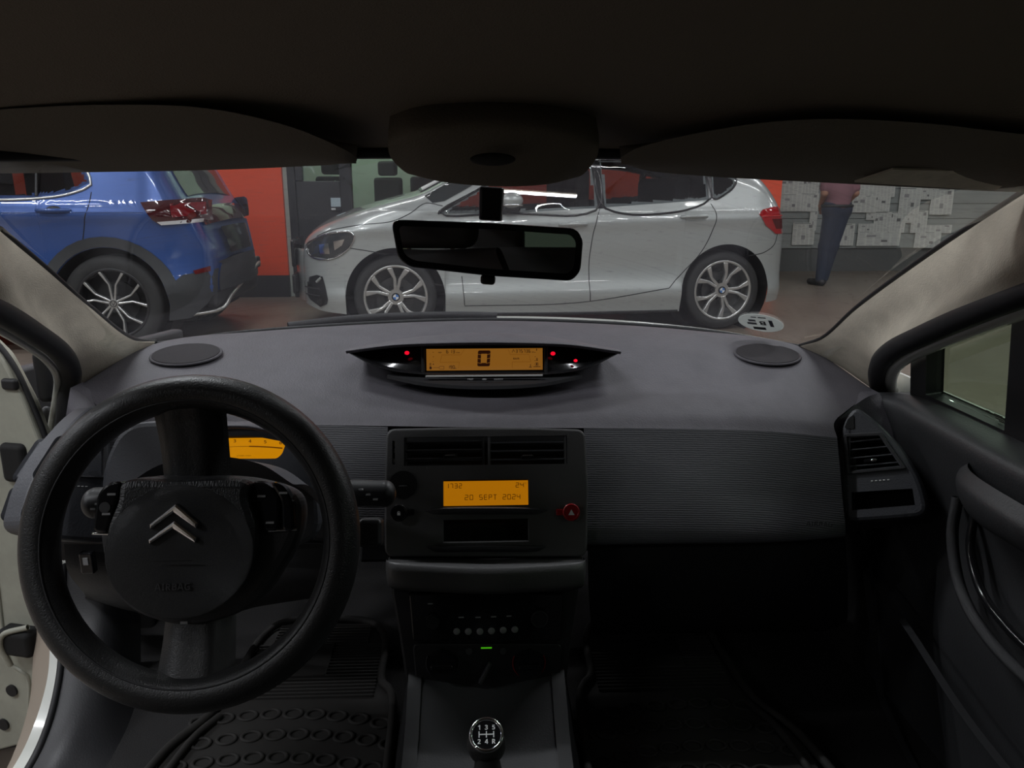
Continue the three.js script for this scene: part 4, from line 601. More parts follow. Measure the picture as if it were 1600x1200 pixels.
{
  // cabin floor, firewall, sills
  const fl = SIDE('floor_001', merge([slab([[[-0.70, 0.285, 1.6], [0, 0.285, 1.6], [0.70, 0.285, 1.6]], [[-0.70, 0.285, -1.0], [0, 0.285, -1.0], [0.70, 0.285, -1.0]], [[-0.70, 0.285, -1.36], [0, 0.285, -1.36], [0.70, 0.285, -1.36]], [[-0.70, 0.36, -1.55], [0, 0.36, -1.55], [0.70, 0.36, -1.55]], [[-0.70, 0.80, -1.70], [0, 0.80, -1.72], [0.70, 0.80, -1.70]]], [0, -0.05, -0.02], 10, 40, false)]), M.carpet, 'dark carpeted car floor and footwell', 'floor');
  SIDE('wall_right_kick', box(0.05, 0.46, 0.55, 0.70, 0.50, -1.48, 0.01), M.carpet, 'black passenger footwell side lining', 'side lining');
  SIDE('wall_left_kick', box(0.05, 0.44, 0.35, -0.69, 0.50, -1.55, 0.01), M.carpet, 'black driver footwell side lining', 'side lining');
  const t = thing('trim_3', 'white painted driver door sill with black rubber seal', 'door sill', null, 'structure');
  const c = [[-0.7418,0.5058,-1.24], [-0.739,0.4231,-1.21], [-0.7264,0.3796,-1.17], [-0.7091,0.3522,-1.12], [-0.6933,0.3211,-1.05], [-0.6824,0.3072,-0.97], [-0.6857,0.3072,-0.83], [-0.7457,0.2926,-0.7]];
  const w = [[-0.7699,0.5011,-1.25], [-0.7671,0.4176,-1.22], [-0.7521,0.3798,-1.18], [-0.7334,0.3518,-1.13], [-0.7199,0.3198,-1.06], [-0.7091,0.305,-0.98], [-0.7144,0.2979,-0.84], [-0.774,0.2813,-0.71]];
  part(t, 'painted_flange', slab([w, c], [0, -0.01, -0.03], 40, 2, false), M.white);
  part(t, 'door_seal', tube(c, 0.006, 50), M.rubber);
  const kx = c.map((p) => [p[0] + 0.07, p[1] - 0.01, p[2] + 0.0]), kd = c.map((p, i) => [p[0] + 0.11, Math.max(0.28, p[1] - 0.12), p[2] - 0.02]);
  part(t, 'kick_panel', loft([c, c.map((p) => [p[0] + 0.035, p[1] + 0.006, p[2]]), kx, kd], 40, 20), M.panel, 'dark plastic kick panel');
  part(t, 'sill_step', loft([w, w.map((p) => [p[0] - 0.05, p[1] - 0.06, p[2] - 0.02]), w.map((p) => [p[0] - 0.07, p[1] - 0.25, p[2] - 0.02])], 40, 6), mat(lin(0.30, 0.25, 0.20), 0.6), 'dusty outer sill');
  // rest of the body: side walls behind the camera, pillars, tailgate
  const bx = (w2, h, d, x, y, z) => box(w2, h, d, x, y, z, 0.01);
  SIDE('wall_right_001', bx(0.06, 0.58, 1.75, 0.74, 0.54, 1.0), M.panel, 'dark right rear door and side lining', 'side lining');
  SIDE('wall_left_001', bx(0.06, 0.58, 1.55, -0.74, 0.54, 0.9), M.panel, 'dark left rear door and side lining', 'side lining');
  for (const [s, nm] of [[1, 'trim_4'], [-1, 'trim_5']]) {
    const q = thing(nm, s > 0 ? 'beige right centre and rear pillars of the cabin' : 'beige left centre and rear pillars of the cabin', 'pillar trim', null, 'structure');
    part(q, 'centre_pillar', slab([[[0.70 * s, 0.3, 0.02], [0.70 * s, 0.3, 0.20]], [[0.69 * s, 0.83, 0.06], [0.69 * s, 0.83, 0.20]], [[0.60 * s, 1.30, 0.16], [0.60 * s, 1.30, 0.26]]], [0.04 * s, 0, 0], 4, 10), M.pillar);
    part(q, 'rear_pillar', slab([[[0.69 * s, 0.82, 1.0], [0.66 * s, 0.82, 1.66]], [[0.60 * s, 1.29, 0.85], [0.54 * s, 1.26, 1.45]]], [0.05 * s, 0, 0], 6, 8), M.pillar);
    part(q, 'roof_rail', tube([[0.60 * s, 1.16, -0.64], [0.605 * s, 1.22, -0.5], [0.62 * s, 1.28, -0.2], [0.62 * s, 1.30, 0.5], [0.58 * s, 1.27, 1.2]], 0.035, 30, 10), M.liner);
  }
  const ww = (n, p, lab) => SIDE(n, slab(p, [0.003, 0, 0], 4, 4, false), tintMat, lab, 'window');
  ww('window_3', [[[0.72, 0.82, 0.2], [0.72, 0.82, 1.0]], [[0.62, 1.28, 0.26], [0.62, 1.28, 0.86]]], 'tinted right rear door window');
  ww('window_4', [[[-0.72, 0.82, 0.2], [-0.72, 0.82, 1.0]], [[-0.62, 1.28, 0.26], [-0.62, 1.28, 0.86]]], 'tinted left rear door window');
  SIDE('wall_rear', merge([bx(1.4, 0.56, 0.06, 0, 0.56, 1.68)]), M.panel, 'dark tailgate lining at the back of the cabin', 'tailgate');
  SIDE('window_5', slab([[[-0.58, 0.84, 1.68], [0.58, 0.84, 1.68]], [[-0.48, 1.22, 1.58], [0.48, 1.22, 1.58]]], [0, 0, 0.003], 6, 4, false), tintMat, 'tinted rear window of the cabin', 'window');
  // outer roof skin closes the cabin over the headliner
  SIDE('car_roof', slab([[[-0.57, 1.20, -0.82], [0, 1.235, -1.0], [0.57, 1.20, -0.82]], [[-0.62, 1.35, -0.2], [0, 1.40, -0.25], [0.62, 1.35, -0.2]], [[-0.60, 1.37, 0.6], [0, 1.42, 0.6], [0.60, 1.37, 0.6]], [[-0.52, 1.27, 1.6], [0, 1.30, 1.62], [0.52, 1.27, 1.6]]], [0, 0.012, 0], 16, 20), M.white, 'white outer roof skin of the car', 'car roof');
}
// seats
{
  const proto = new THREE.Group();
  const arc = (w, y, z, b) => [[-w, y - b * 0.2, z + b], [-w * 0.6, y, z], [0, y - 0.004, z - 0.008], [w * 0.6, y, z], [w, y - b * 0.2, z + b]];
  part(proto, 'cushion', merge([loft([arc(0.24, 0.50, -0.42, -0.02).map((p) => [p[0], p[1] - 0.12, p[2]]), arc(0.25, 0.52, -0.40, -0.02), arc(0.26, 0.55, -0.25, 0), arc(0.26, 0.50, 0.05, 0), arc(0.26, 0.36, 0.12, 0)], 20, 30)]), M.seat);
  part(proto, 'backrest', loft([arc(0.24, 0.46, 0.02, -0.05), arc(0.25, 0.70, 0.08, -0.06), arc(0.24, 0.95, 0.15, -0.05), arc(0.19, 1.06, 0.20, -0.02), arc(0.19, 1.06, 0.28, 0), arc(0.24, 0.9, 0.27, 0.0), arc(0.25, 0.45, 0.16, 0)], 20, 50), M.seat);
  part(proto, 'headrest', box(0.26, 0.16, 0.09, 0, 1.15, 0.25, 0.04), M.seat);
  part(proto, 'headrest_post', [line([-0.06, 1.03, 0.24], [-0.06, 1.1, 0.25], 0.006)], M.chrome); part(proto, 'headrest_post', [line([0.06, 1.03, 0.24], [0.06, 1.1, 0.25], 0.006)], M.chrome);
  for (const [x, lab] of [[-0.36, 'dark fabric driver seat behind the steering wheel'], [0.36, 'dark fabric front passenger seat']]) { const c = proto.clone(); c.name = numbered('car_chair'); c.position.set(x, 0, -0.07); scene.add(c); meta(c, lab, 'car seat', 'front seats'); }
  const r = thing('rear_bench', 'dark fabric rear bench seat of the car', 'car seat');
  part(r, 'cushion', box(1.3, 0.2, 0.5, 0, 0.46, 0.95, 0.06), M.seat); const bk = box(1.3, 0.6, 0.14, 0, 0, 0, 0.05); bk.rotateX(0.3); bk.translate(0, 0.78, 1.28); part(r, 'backrest', bk, M.seat);
  for (const x of [-0.4, 0.4]) part(r, 'headrest', box(0.25, 0.14, 0.09, x, 1.10, 1.37, 0.04), M.seat);
}
// rubber floor mats
{
  const mk = (name, label, sx, ox, MM = M.mat) => {
    const t = thing(name, label, 'floor mat'); t.position.set(ox, 0, 0); t.scale.x = sx;
    const o = [[-0.50, 0.55], [-0.50, 1.0], [-0.455, 1.10], [-0.43, 1.33], [-0.40, 1.37], [-0.23, 1.36], [-0.195, 1.30], [-0.185, 1.17], [-0.165, 1.14], [-0.15, 0.95], [-0.14, 0.55]];
    const g = plate(rounded(o, 0.02), 0.012, 0, { bevel: 0.003 }); g.rotateX(-Math.PI / 2); g.translate(0, 0.286, 0); part(t, 'sheet', g, MM);
    part(t, 'raised_rim', tube(o.map((p) => [p[0], 0.303, -p[1]]), 0.007, 120, 8, true), MM);
    const ribs = [];
    for (let i = 0; i < 24; i++) { const z = -1.135 - i * 0.0095; ribs.push(box(i > 16 ? 0.18 : 0.235, 0.006, 0.004, -0.312 + (i > 16 ? -0.005 : 0), 0.3, z, 0.0012)); }
    const rb = part(t, 'ribs', ribs, MM); rb.userData.kind = 'stuff';
    const heel = box(0.075, 0.006, 0.10, -0.325, 0.302, -1.24, 0.003); part(t, 'heel_pad', heel, MM);
    for (let r = 0; r < 5; r++) for (let i = 0; i < 9; i++) {
      const tr = new THREE.TorusGeometry(0.0115, 0.0028, 6, 18); tr.rotateX(Math.PI / 2); tr.scale(1.25, 1, 1); tr.translate(-0.47 + 0.02 * (r % 2) + i * 0.037, 0.299, -1.095 + r * 0.05 - Math.pow((i - 3.4) / 4, 2) * -0.022); part(t, 'raised_ring', tr, MM);
    }
    const side = tube([[-0.44, 0.302, -1.09], [-0.462, 0.304, -1.04], [-0.478, 0.302, -0.96], [-0.485, 0.302, -0.85]], 0.006, 20); part(t, 'side_ridge', side, MM);
  };
  mk('rubber_floor_mat', 'dirty ribbed rubber mat in the driver footwell', 1, 0);
  mk('rubber_floor_mat', 'dark rubber mat in the passenger footwell', -1, 0);
}
// pedals
for (const [x, nm, lab] of [[-0.46, 'clutch_pedal', 'black clutch pedal, leftmost under the wheel'], [-0.34, 'brake_pedal', 'black brake pedal in the middle'], [-0.22, 'accelerator_pedal', 'black accelerator pedal beside the console']]) {
  const t = thing(nm, lab, 'pedal'); const p = box(0.06, 0.045, 0.012, 0, 0, 0, 0.004); p.rotateX(-0.6); p.translate(x, 0.44, -1.40); part(t, 'pad', p, M.rubber); part(t, 'arm', line([x, 0.44, -1.41], [x + 0.01, 0.72, -1.58], 0.008), M.black);
}
// ---------------------------------------------------------------- cars in the showroom
const f0 = (d, R) => d >= R ? 0 : R * (1 - Math.sqrt(Math.max(0, 1 - (1 - Math.max(d, 0) / R) ** 2)));
const poly1 = (P) => (s) => { if (s <= P[0][0]) return P[0][1]; for (let i = 1; i < P.length; i++) if (s <= P[i][0]) { const a = P[i - 1], b = P[i], t = (s - a[0]) / Math.max(1e-6, b[0] - a[0]); return a[1] + (b[1] - a[1]) * t; } return P[P.length - 1][1]; };
function spline1(P) { const C = crv(P.map((p) => [p[0], p[1], 0]), 160).map((p) => [p.x, p.y]); for (let i = 1; i < C.length; i++) C[i][0] = Math.max(C[i][0], C[i - 1][0] + 1e-5); return poly1(C); }
const inside = (P, x, y) => { let c = false; for (let i = 0, j = P.length - 1; i < P.length; j = i++) if ((P[i][1] > y) !== (P[j][1] > y) && x < (P[j][0] - P[i][0]) * (y - P[i][1]) / (P[j][1] - P[i][1]) + P[i][0]) c = !c; return c; };
const edgeDist = (P, x, y) => { let m = 9; for (let i = 0, j = P.length - 1; i < P.length; j = i++) { const dx = P[i][0] - P[j][0], dy = P[i][1] - P[j][1], t = Math.max(0, Math.min(1, ((x - P[j][0]) * dx + (y - P[j][1]) * dy) / (dx * dx + dy * dy + 1e-9))); m = Math.min(m, Math.hypot(x - P[j][0] - t * dx, y - P[j][1] - t * dy)); } return m; };
function clipCell(P, x0, y0, x1, y1) {
  const cut = (Q, f, g) => { const R = []; for (let i = 0; i < Q.length; i++) { const a = Q[i], b = Q[(i + 1) % Q.length], fa = f(a), fb = f(b); if (fa >= 0) R.push(a); if ((fa >= 0) !== (fb >= 0)) { const t = fa / (fa - fb); R.push([a[0] + (b[0] - a[0]) * t, a[1] + (b[1] - a[1]) * t]); } } return R; };
  let Q = P; for (const f of [(p) => p[0] - x0, (p) => x1 - p[0], (p) => p[1] - y0, (p) => y1 - p[1]]) { Q = cut(Q, f); if (Q.length < 3) return null; } return Q;
}
class Car {
  constructor(frame, cfg, name, label) {
    Object.assign(this, cfg); this.g = thing(name, label, 'car'); lay(this.g, frame);
    this.T = spline1(cfg.top); this.Bp = poly1(cfg.bottom); this.s0 = cfg.top[0][0]; this.s1 = cfg.top[cfg.top.length - 1][0];
    this.H = cfg.W;
  }
  bot(s) { let b = this.Bp(s); for (const [c, h] of this.wheels) { const d = Math.abs(s - c); if (d < this.arch) b = Math.max(b, h + Math.sqrt(this.arch ** 2 - d * d)); } return Math.min(b, this.T(s) - 0.01); }
  w(s, h) {
    const t = this.T(s);
    let w = this.W - f0(s - this.s0, this.rf) * 0.8 - f0(this.s1 - s, this.rr) * 0.75 - f0(t - h, this.rt) * 0.9;
    if (h > this.belt) w -= (h - this.belt) * this.tumble + 0.004;
    w += this.form ? this.form(s, h) : 0;
    if (h < 0.4) w -= (0.4 - h) ** 2 * 0.5;
    return Math.max(0.05, w);
  }
  z(s, h, side) { return -this.W + side * this.w(s, h); }
  body(matl, cut = []) {
    const S = []; const n = 260; for (let i = 0; i <= n; i++) { const u = i / n; S.push(this.s0 + (this.s1 - this.s0) * (u - Math.sin(u * 2 * Math.PI) * 0.09)); }
    for (const [c] of this.wheels) for (const k of [-1, 1]) for (const e of [-0.0005, 0.0005, 0.004, 0.012]) S.push(c + k * (this.arch - e));
    S.sort((a, b) => a - b); const m = 64, geos = [];
    const rows = S.map((s) => { const b = this.bot(s), t = this.T(s), r = []; for (let j = 0; j <= m; j++) { const v = j / m; r.push([s, b + (t - b) * (v + Math.sin(v * Math.PI) * 0.08)]); } return r; });
    for (const side of [1, -1]) {
      const pos = [], idx = []; rows.forEach((r) => r.forEach(([s, h]) => pos.push(s, h, this.z(s, h, side))));
      for (let i = 0; i < S.length - 1; i++) for (let j = 0; j < m; j++) {
        const c = [(rows[i][j][0] + rows[i + 1][j + 1][0]) / 2, (rows[i][j][1] + rows[i + 1][j + 1][1]) / 2];
        if (cut.some((P) => inside(P, c[0], c[1]) && edgeDist(P, c[0], c[1]) > 0.02)) continue;
        const a = i * (m + 1) + j, b = a + m + 1; if (side > 0) idx.push(a, b, a + 1, b, b + 1, a + 1); else idx.push(a, a + 1, b, b, a + 1, b + 1);
      }
      const g = new THREE.BufferGeometry(); g.setAttribute('position', new THREE.Float32BufferAttribute(pos, 3)); g.setIndex(idx); g.computeVertexNormals(); geos.push(g);
    }
    // top skin, front and rear faces
    const K = 16, strip = (list, bulge) => { const pos = [], idx = []; list.forEach(([s, h]) => { const w = this.w(s, h); for (let k = 0; k <= K; k++) { const v = k / K * 2 - 1, q = 1 - v * v; pos.push(s + bulge[0] * q, h + bulge[1] * q, -this.W + v * w); } }); for (let i = 0; i < list.length - 1; i++) for (let k = 0; k < K; k++) { const a = i * (K + 1) + k, b = a + K + 1; idx.push(a, a + 1, b, b, a + 1, b + 1); } const g = new THREE.BufferGeometry(); g.setAttribute('position', new THREE.Float32BufferAttribute(pos, 3)); g.setIndex(idx); g.computeVertexNormals(); return g; };
    geos.push(strip(S.filter((s) => !this.glassTop.some(([a, b]) => s > a && s < b && false)).map((s) => [s, this.T(s)]), [0, this.crown]));
    geos.push(strip(rows[0], [-0.10, 0])); geos.push(strip(rows[rows.length - 1], [0.06, 0]));
    return part(this.g, 'body', geos, matl);
  }
  // sheet that follows the body side
  patch(name, P, off, matl, label, side = 1, thick = 0.006, parent = this.g) {
    const xs = P.map((p) => p[0]), ys = P.map((p) => p[1]), x0 = Math.min(...xs), x1 = Math.max(...xs), y0 = Math.min(...ys), y1 = Math.max(...ys), c = 0.04, pos = [];
    const put = (p, o) => pos.push(p[0], p[1], this.z(p[0], p[1], side) + side * o);
    for (let x = x0; x < x1; x += c) for (let y = y0; y < y1; y += c) { const Q = clipCell(P, x, y, x + c, y + c); if (!Q) continue; const V2 = Q.map((q) => new THREE.Vector2(...q)); for (const t of THREE.ShapeUtils.triangulateShape(V2, [])) for (const i of t) put(Q[i], off); }
    const D = []; for (let i = 0; i < P.length; i++) { const a = P[i], b = P[(i + 1) % P.length], n = Math.max(1, Math.ceil(Math.hypot(a[0] - b[0], a[1] - b[1]) / c)); for (let k = 0; k < n; k++) D.push([a[0] + (b[0] - a[0]) * k / n, a[1] + (b[1] - a[1]) * k / n]); }
    for (let i = 0; i < D.length; i++) { const a = D[i], b = D[(i + 1) % D.length]; put(a, off); put(b, off); put(a, off - thick); put(b, off); put(b, off - thick); put(a, off - thick); }
    let g = new THREE.BufferGeometry(); g.setAttribute('position', new THREE.Float32BufferAttribute(pos, 3)); g = mergeVertices(g, 1e-5); g = toCreasedNormals(g, 0.7);
    return part(parent, name, g, matl, label);
  }
  seam(name, P, r, matl, side = 1, off = 0, label) { const C = P.length > 2 ? crv(P.map((p) => [p[0], p[1], 0]), 24).map((p) => [p.x, p.y]) : Array.from({ length: 13 }, (_, i) => [P[0][0] + (P[1][0] - P[0][0]) * i / 12, P[0][1] + (P[1][1] - P[0][1]) * i / 12]); return part(this.g, name, tube(C.map(([s, h]) => [s, h, this.z(s, h, side) + side * off]), r, 40, 6), matl, label); }
  topPatch(name, a, b, v, off, matl, label) {
    const pos = [], idx = [], n = 16, K = 12; for (let i = 0; i <= n; i++) { const s = a + (b - a) * i / n, h = this.T(s), w = this.w(s, h); for (let k = 0; k <= K; k++) { const u = (k / K * 2 - 1) * v; pos.push(s - off * 0.7 * this.slopeSign(s), h + this.crown * (1 - u * u) + off, -this.W + u * w); } }
    for (let i = 0; i < n; i++) for (let k = 0; k < K; k++) { const p = i * (K + 1) + k, q = p + K + 1; idx.push(p, p + 1, q, q, p + 1, q + 1); }
    const g = new THREE.BufferGeometry(); g.setAttribute('position', new THREE.Float32BufferAttribute(pos, 3)); g.setIndex(idx); g.computeVertexNormals(); return part(this.g, name, g, matl, label);
  }
  rearPatch(name, h0, h1, v, off, matl, label) {
    const pos = [], idx = [], n = 10, K = 24; for (let i = 0; i <= n; i++) { const h = h0 + (h1 - h0) * i / n; let s = this.s1; while (s > this.s0 && this.T(s) < h) s -= 0.004; const w = this.w(s, h); for (let k = 0; k <= K; k++) { const u = (k / K * 2 - 1) * v; pos.push(s + 0.06 * (1 - u * u) + off, h + (h > this.T(this.s1) ? this.crown * (1 - u * u) : 0), -this.W + u * w * 1.01); } }
    for (let i = 0; i < n; i++) for (let k = 0; k < K; k++) { const p = i * (K + 1) + k, q = p + K + 1; idx.push(p, q, p + 1, q, q + 1, p + 1); }
    const g = new THREE.BufferGeometry(); g.setAttribute('position', new THREE.Float32BufferAttribute(pos, 3)); g.setIndex(idx); g.computeVertexNormals(); return part(this.g, name, g, matl, label);
  }
  slopeSign(s) { const d = this.T(s + 0.02) - this.T(s - 0.02); return d > 0.005 ? 1 : d < -0.005 ? -1 : 0; }
}
const tyreMat = mat(lin(0.022, 0.022, 0.022), 0.75, { bumpMap: grain8, bumpScale: 0.0006 });
const alloy = mat(lin(0.60, 0.60, 0.59), 0.28, { metalness: 0.85 }), darkAlloy = mat(lin(0.02, 0.02, 0.022), 0.3), discMat = mat(lin(0.10, 0.10, 0.10), 0.4, { metalness: 0.8 });
const lathe = (P, n = 64) => { const g = new THREE.LatheGeometry(P.map((p) => new THREE.Vector2(p[0], p[1])), n); g.rotateX(Math.PI / 2); return g; };
function wheel(car, c, h, zf, R, rim, style, phase) {
  const side = zf > -car.W ? 1 : -1; const g = new THREE.Group(); g.name = 'wheel'; g.position.set(c, h, zf); if (side < 0) g.rotation.y = Math.PI; car.g.add(g);
  part(g, 'tyre', lathe([[rim, -0.01], [rim + 0.012, 0.0], [R * 0.86, 0.004], [R * 0.95, -0.004], [R * 0.99, -0.02], [R, -0.045], [R, -0.16], [R * 0.97, -0.19], [rim, -0.2]]), tyreMat);
  part(g, 'rim', lathe([[rim - 0.004, -0.2], [rim - 0.012, -0.1], [rim - 0.02, -0.04], [rim - 0.014, -0.012], [rim - 0.012, -0.002], [rim + 0.004, 0.0], [rim + 0.006, -0.008]]), style === 'five' ? alloy : darkAlloy);
  part(g, 'brake_disc', [disc(rim * 0.62, 0.02, 0, 0, -0.10), disc(rim * 0.97, 0.01, 0, 0, -0.16)], style === 'five' ? discMat : M.deep);
  for (let k = 0; k < 5; k++) for (const e of [-1, 1]) {
    const a = phase + k * Math.PI * 2 / 5; let P;
    if (style === 'five') { const a0 = 0.16 * e, a1 = 0.30 * e, P0 = 0.055, P1 = rim - 0.012; const pt = (r, q) => [r * Math.sin(q), r * Math.cos(q)]; P = [pt(P0, a0 - 0.26 * 0.9), pt(P0, a0 + 0.26 * 0.9), pt((P0 + P1) / 2, a0 * 0.9 + 0.085), pt(P1, a1 + 0.095), pt(P1, a1 - 0.095), pt((P0 + P1) / 2, a0 * 0.9 - 0.085)]; }
    else { const pt = (r, q) => [r * Math.sin(q), r * Math.cos(q)], P1 = rim - 0.01; P = [pt(0.03, 0.3 * e - 0.3), pt(0.03, 0.3 * e + 0.3), pt(rim * 0.55, 0.17 * e + 0.05), pt(P1, 0.34 * e + 0.046), pt(P1, 0.34 * e - 0.046), pt(rim * 0.55, 0.17 * e - 0.05)]; }
    const s = rounded(P, 0.008), q = new THREE.ExtrudeGeometry(s, { depth: 0.022, bevelEnabled: true, bevelSize: 0.005, bevelOffset: -0.005, bevelThickness: 0.006, bevelSegments: 2 });
    const ps = q.attributes.position; for (let i = 0; i < ps.count; i++) { const r = Math.hypot(ps.getX(i), ps.getY(i)) / rim; ps.setZ(i, ps.getZ(i) - 0.046 + 0.018 * r * r); } q.computeVertexNormals(); q.rotateZ(-a);
    part(g, 'spoke', q, alloy);
  }
  part(g, 'hub', [disc(0.062, 0.03, 0, 0, -0.035)], style === 'five' ? alloy : darkAlloy);
  const hc = part(g, 'hub_cap', [disc(0.032, 0.008, 0, 0, -0.016, 28)], style === 'five' ? M.black : alloy);
  if (style === 'five') { const w1 = new THREE.CircleGeometry(0.022, 10, 0, Math.PI / 2), w2 = new THREE.CircleGeometry(0.022, 10, Math.PI, Math.PI / 2), b1 = new THREE.CircleGeometry(0.022, 10, Math.PI / 2, Math.PI / 2), b2 = new THREE.CircleGeometry(0.022, 10, Math.PI * 1.5, Math.PI / 2); for (const q of [w1, w2]) part(g, 'badge_quarter', q.translate(0, 0, -0.0115), mat(lin(0.05, 0.18, 0.5), 0.3)); for (const q of [b1, b2]) part(g, 'badge_quarter', q.translate(0, 0, -0.0115), mat(lin(0.7, 0.7, 0.7), 0.3));
    for (let k = 0; k < 5; k++) { const a = phase + (k + 0.5) * Math.PI * 2 / 5; part(g, 'wheel_bolt', disc(0.014, 0.03, 0.078 * Math.sin(a), 0.078 * Math.cos(a), -0.028, 14), M.black); } }
  else part(g, 'badge_ring', [ring(0.022, 0.003, 0, 0, -0.010, 24), line([-0.012, 0.014, -0.01], [0, -0.014, -0.01], 0.002), line([0.012, 0.014, -0.01], [0, -0.014, -0.01], 0.002)], darkAlloy);
  part(car.g, 'wheel_liner', [(() => { const q = new THREE.CylinderGeometry(car.arch + 0.02, car.arch + 0.02, 0.3, 40, 1, true); q.rotateX(Math.PI / 2); q.translate(c, h, zf - side * 0.17); return q; })(), disc(car.arch + 0.02, 0.01, c, h, zf - side * 0.31)], M.deep);
}
const lampGlass = mat(lin(0.9, 0.9, 0.9), 0.02, { transmission: 1, thickness: 0 });
const carGlass = mat(lin(0.50, 0.52, 0.53), 0.0, { transmission: 1, thickness: 0, ior: 1.55 });
{
  const paint = mat(lin(0.44, 0.46, 0.45), 0.34, { metalness: 0.35, clearcoat: 1, clearcoatRoughness: 0.03 });
  const c = new Car([[-0.6785,0,-5.9],[0.993,0,-0.1178],[0,1,0],[0.1178,0,0.993]], {
    W: 0.90, rf: 0.55, rr: 0.36, rt: 0.17, belt: 1.0, tumble: 0.30, crown: 0.03, arch: 0.385, glassTop: [],
    wheels: [[0, 0.335], [2.715, 0.335]],
    top: [[-0.7299,0.6783],[-0.7114,0.7447],[-0.651,0.8104],[-0.5437,0.8803],[-0.3512,0.9591],[-0.1348,1.0288],[0.0581,1.0801],[0.2036,1.1175],[0.424,1.2258],[0.6693,1.3297],[0.9651,1.411],[1.3143,1.4559],[1.7208,1.4734],[2.1371,1.4577],[2.5111,1.417],[2.8132,1.3551],[3.0011,1.2765],[3.1101,1.1765],[3.1868,1.0751],[3.2377,0.9572],[3.2783,0.7754],[3.3054,0.6173]],
    bottom: [[-0.7531,0.3401],[-0.734,0.2707],[-0.5836,0.2274],[-0.367,0.2071],[0.3872,0.1933],[2.3269,0.1719],[3.06,0.2249],[3.2557,0.2368],[3.3346,0.3221]],
    form: (s, h) => 0.014 * Math.exp(-(((h - 0.86 - s * 0.02) / 0.05) ** 2)) - 0.022 * Math.exp(-(((h - 0.55) / 0.13) ** 2)) * (s > 0.4 && s < 2.3 ? 1 : 0.3) + 0.018 * Math.exp(-(((h - 0.33) / 0.07) ** 2)),
  }, 'silver_car', 'silver compact people carrier parked side on beyond the bonnet');
  const w1 = [[0.3404,0.9749],[0.6427,1.1458],[0.9156,1.2979],[1.215,1.3655],[1.5596,1.3818],[1.6113,1.0138],[0.8654,0.9775]], w2 = [[1.6364,1.3823],[2.1944,1.3712],[2.5063,1.3289],[2.5398,1.0761],[1.6529,1.0186]], w3 = [[2.5722,1.0811],[2.545,1.3144],[2.6825,1.2854],[2.779,1.236],[2.756,1.1811],[2.6734,1.1161]];
  c.body(paint, [w1, w2, w3]);
  for (const side of [1, -1]) for (const w of [w1, w2, w3]) { c.patch('side_window', w, 0.004, carGlass, 'dark tinted side window', side, 0.002); c.seam('window_trim', [...w, w[0], w[1]], 0.009, M.gloss, side, 0.002); }
  c.patch('door_pillar', [[1.5596,1.3818],[1.6364,1.3823],[1.6583,1.0136],[1.6063,1.0089]], 0.006, M.gloss); c.patch('door_pillar', [[2.5006,1.3338],[2.5551,1.3243],[2.578,1.0761],[2.5347,1.0711]], 0.006, M.gloss);
  c.patch('windscreen_side', [[0.2467,1.1081],[0.448,1.2117],[0.6936,1.311],[0.9156,1.3732],[0.876,1.3307],[0.6187,1.1884],[0.3963,1.07],[0.3035,1.056]], 0.005, mat(lin(0.03, 0.035, 0.035), 0.03), 'dark windscreen glass', 1); c.patch('windscreen_side', [[0.2467,1.1081],[0.448,1.2117],[0.6936,1.311],[0.9156,1.3732],[0.876,1.3307],[0.6187,1.1884],[0.3963,1.07],[0.3035,1.056]], 0.005, mat(lin(0.03, 0.035, 0.035), 0.03), 'dark windscreen glass', -1);
  c.topPatch('windscreen', [0.2282,1.1363][0], [0.7922,1.349][0], 0.86, 0.006, mat(lin(0.05, 0.06, 0.06), 0.03)); c.topPatch('rear_window', [2.8977,1.3258][0], [3.1722,1.1107][0], 0.8, 0.006, mat(lin(0.02, 0.02, 0.02), 0.03));
  part(c.g, 'cabin_floor', [box(2.2, 0.05, 1.4, 1.5, 0.86, -0.9, 0.01), box(0.12, 0.5, 0.45, 1.62, 1.05, -0.5, 0.05), box(0.12, 0.5, 0.45, 1.62, 1.05, -1.3, 0.05), box(0.12, 0.45, 1.2, 2.5, 1.05, -0.9, 0.05)].slice(0, 1), M.deep);
  for (const z of [-0.52, -1.28]) part(c.g, 'seat_back', box(0.13, 0.5, 0.46, 1.55, 1.08, z, 0.05), M.seat); part(c.g, 'rear_seat_back', box(0.13, 0.42, 1.1, 2.45, 1.05, -0.9, 0.05), M.seat);
  // lamps
  const hl = [[-0.6846,0.7254],[-0.572,0.8002],[-0.4619,0.8324],[-0.3149,0.8407],[-0.2925,0.812],[-0.3551,0.7073],[-0.4875,0.6368],[-0.6428,0.6485]];
  c.patch('headlamp', hl, 0.006, mat(lin(0.035, 0.037, 0.04), 0.06, { clearcoat: 1 }), 'clear headlamp with dark inside'); c.seam('headlamp_trim', [...hl, hl[0], hl[1]], 0.007, M.chrome, 1, 0.006);
  c.patch('headlamp_reflector', [[-0.5709,0.7432],[-0.4947,0.7567],[-0.49,0.6753],[-0.5659,0.6715]], 0.010, M.chrome); c.patch('headlamp_reflector', [[-0.4561,0.7706],[-0.3698,0.7888],[-0.3914,0.7413],[-0.4504,0.7036]], 0.010, M.chrome);
  c.patch('headlamp', hl, 0.006, mat(lin(0.035, 0.037, 0.04), 0.06, { clearcoat: 1 }), 'clear headlamp with dark inside', -1);
  const fg = [[-0.6723,0.4849],[-0.6044,0.508],[-0.5576,0.4975],[-0.5387,0.4141],[-0.5248,0.3252],[-0.5368,0.2859],[-0.5914,0.2574],[-0.6743,0.3088],[-0.722,0.3786],[-0.7275,0.4373],[-0.6796,0.4461]];
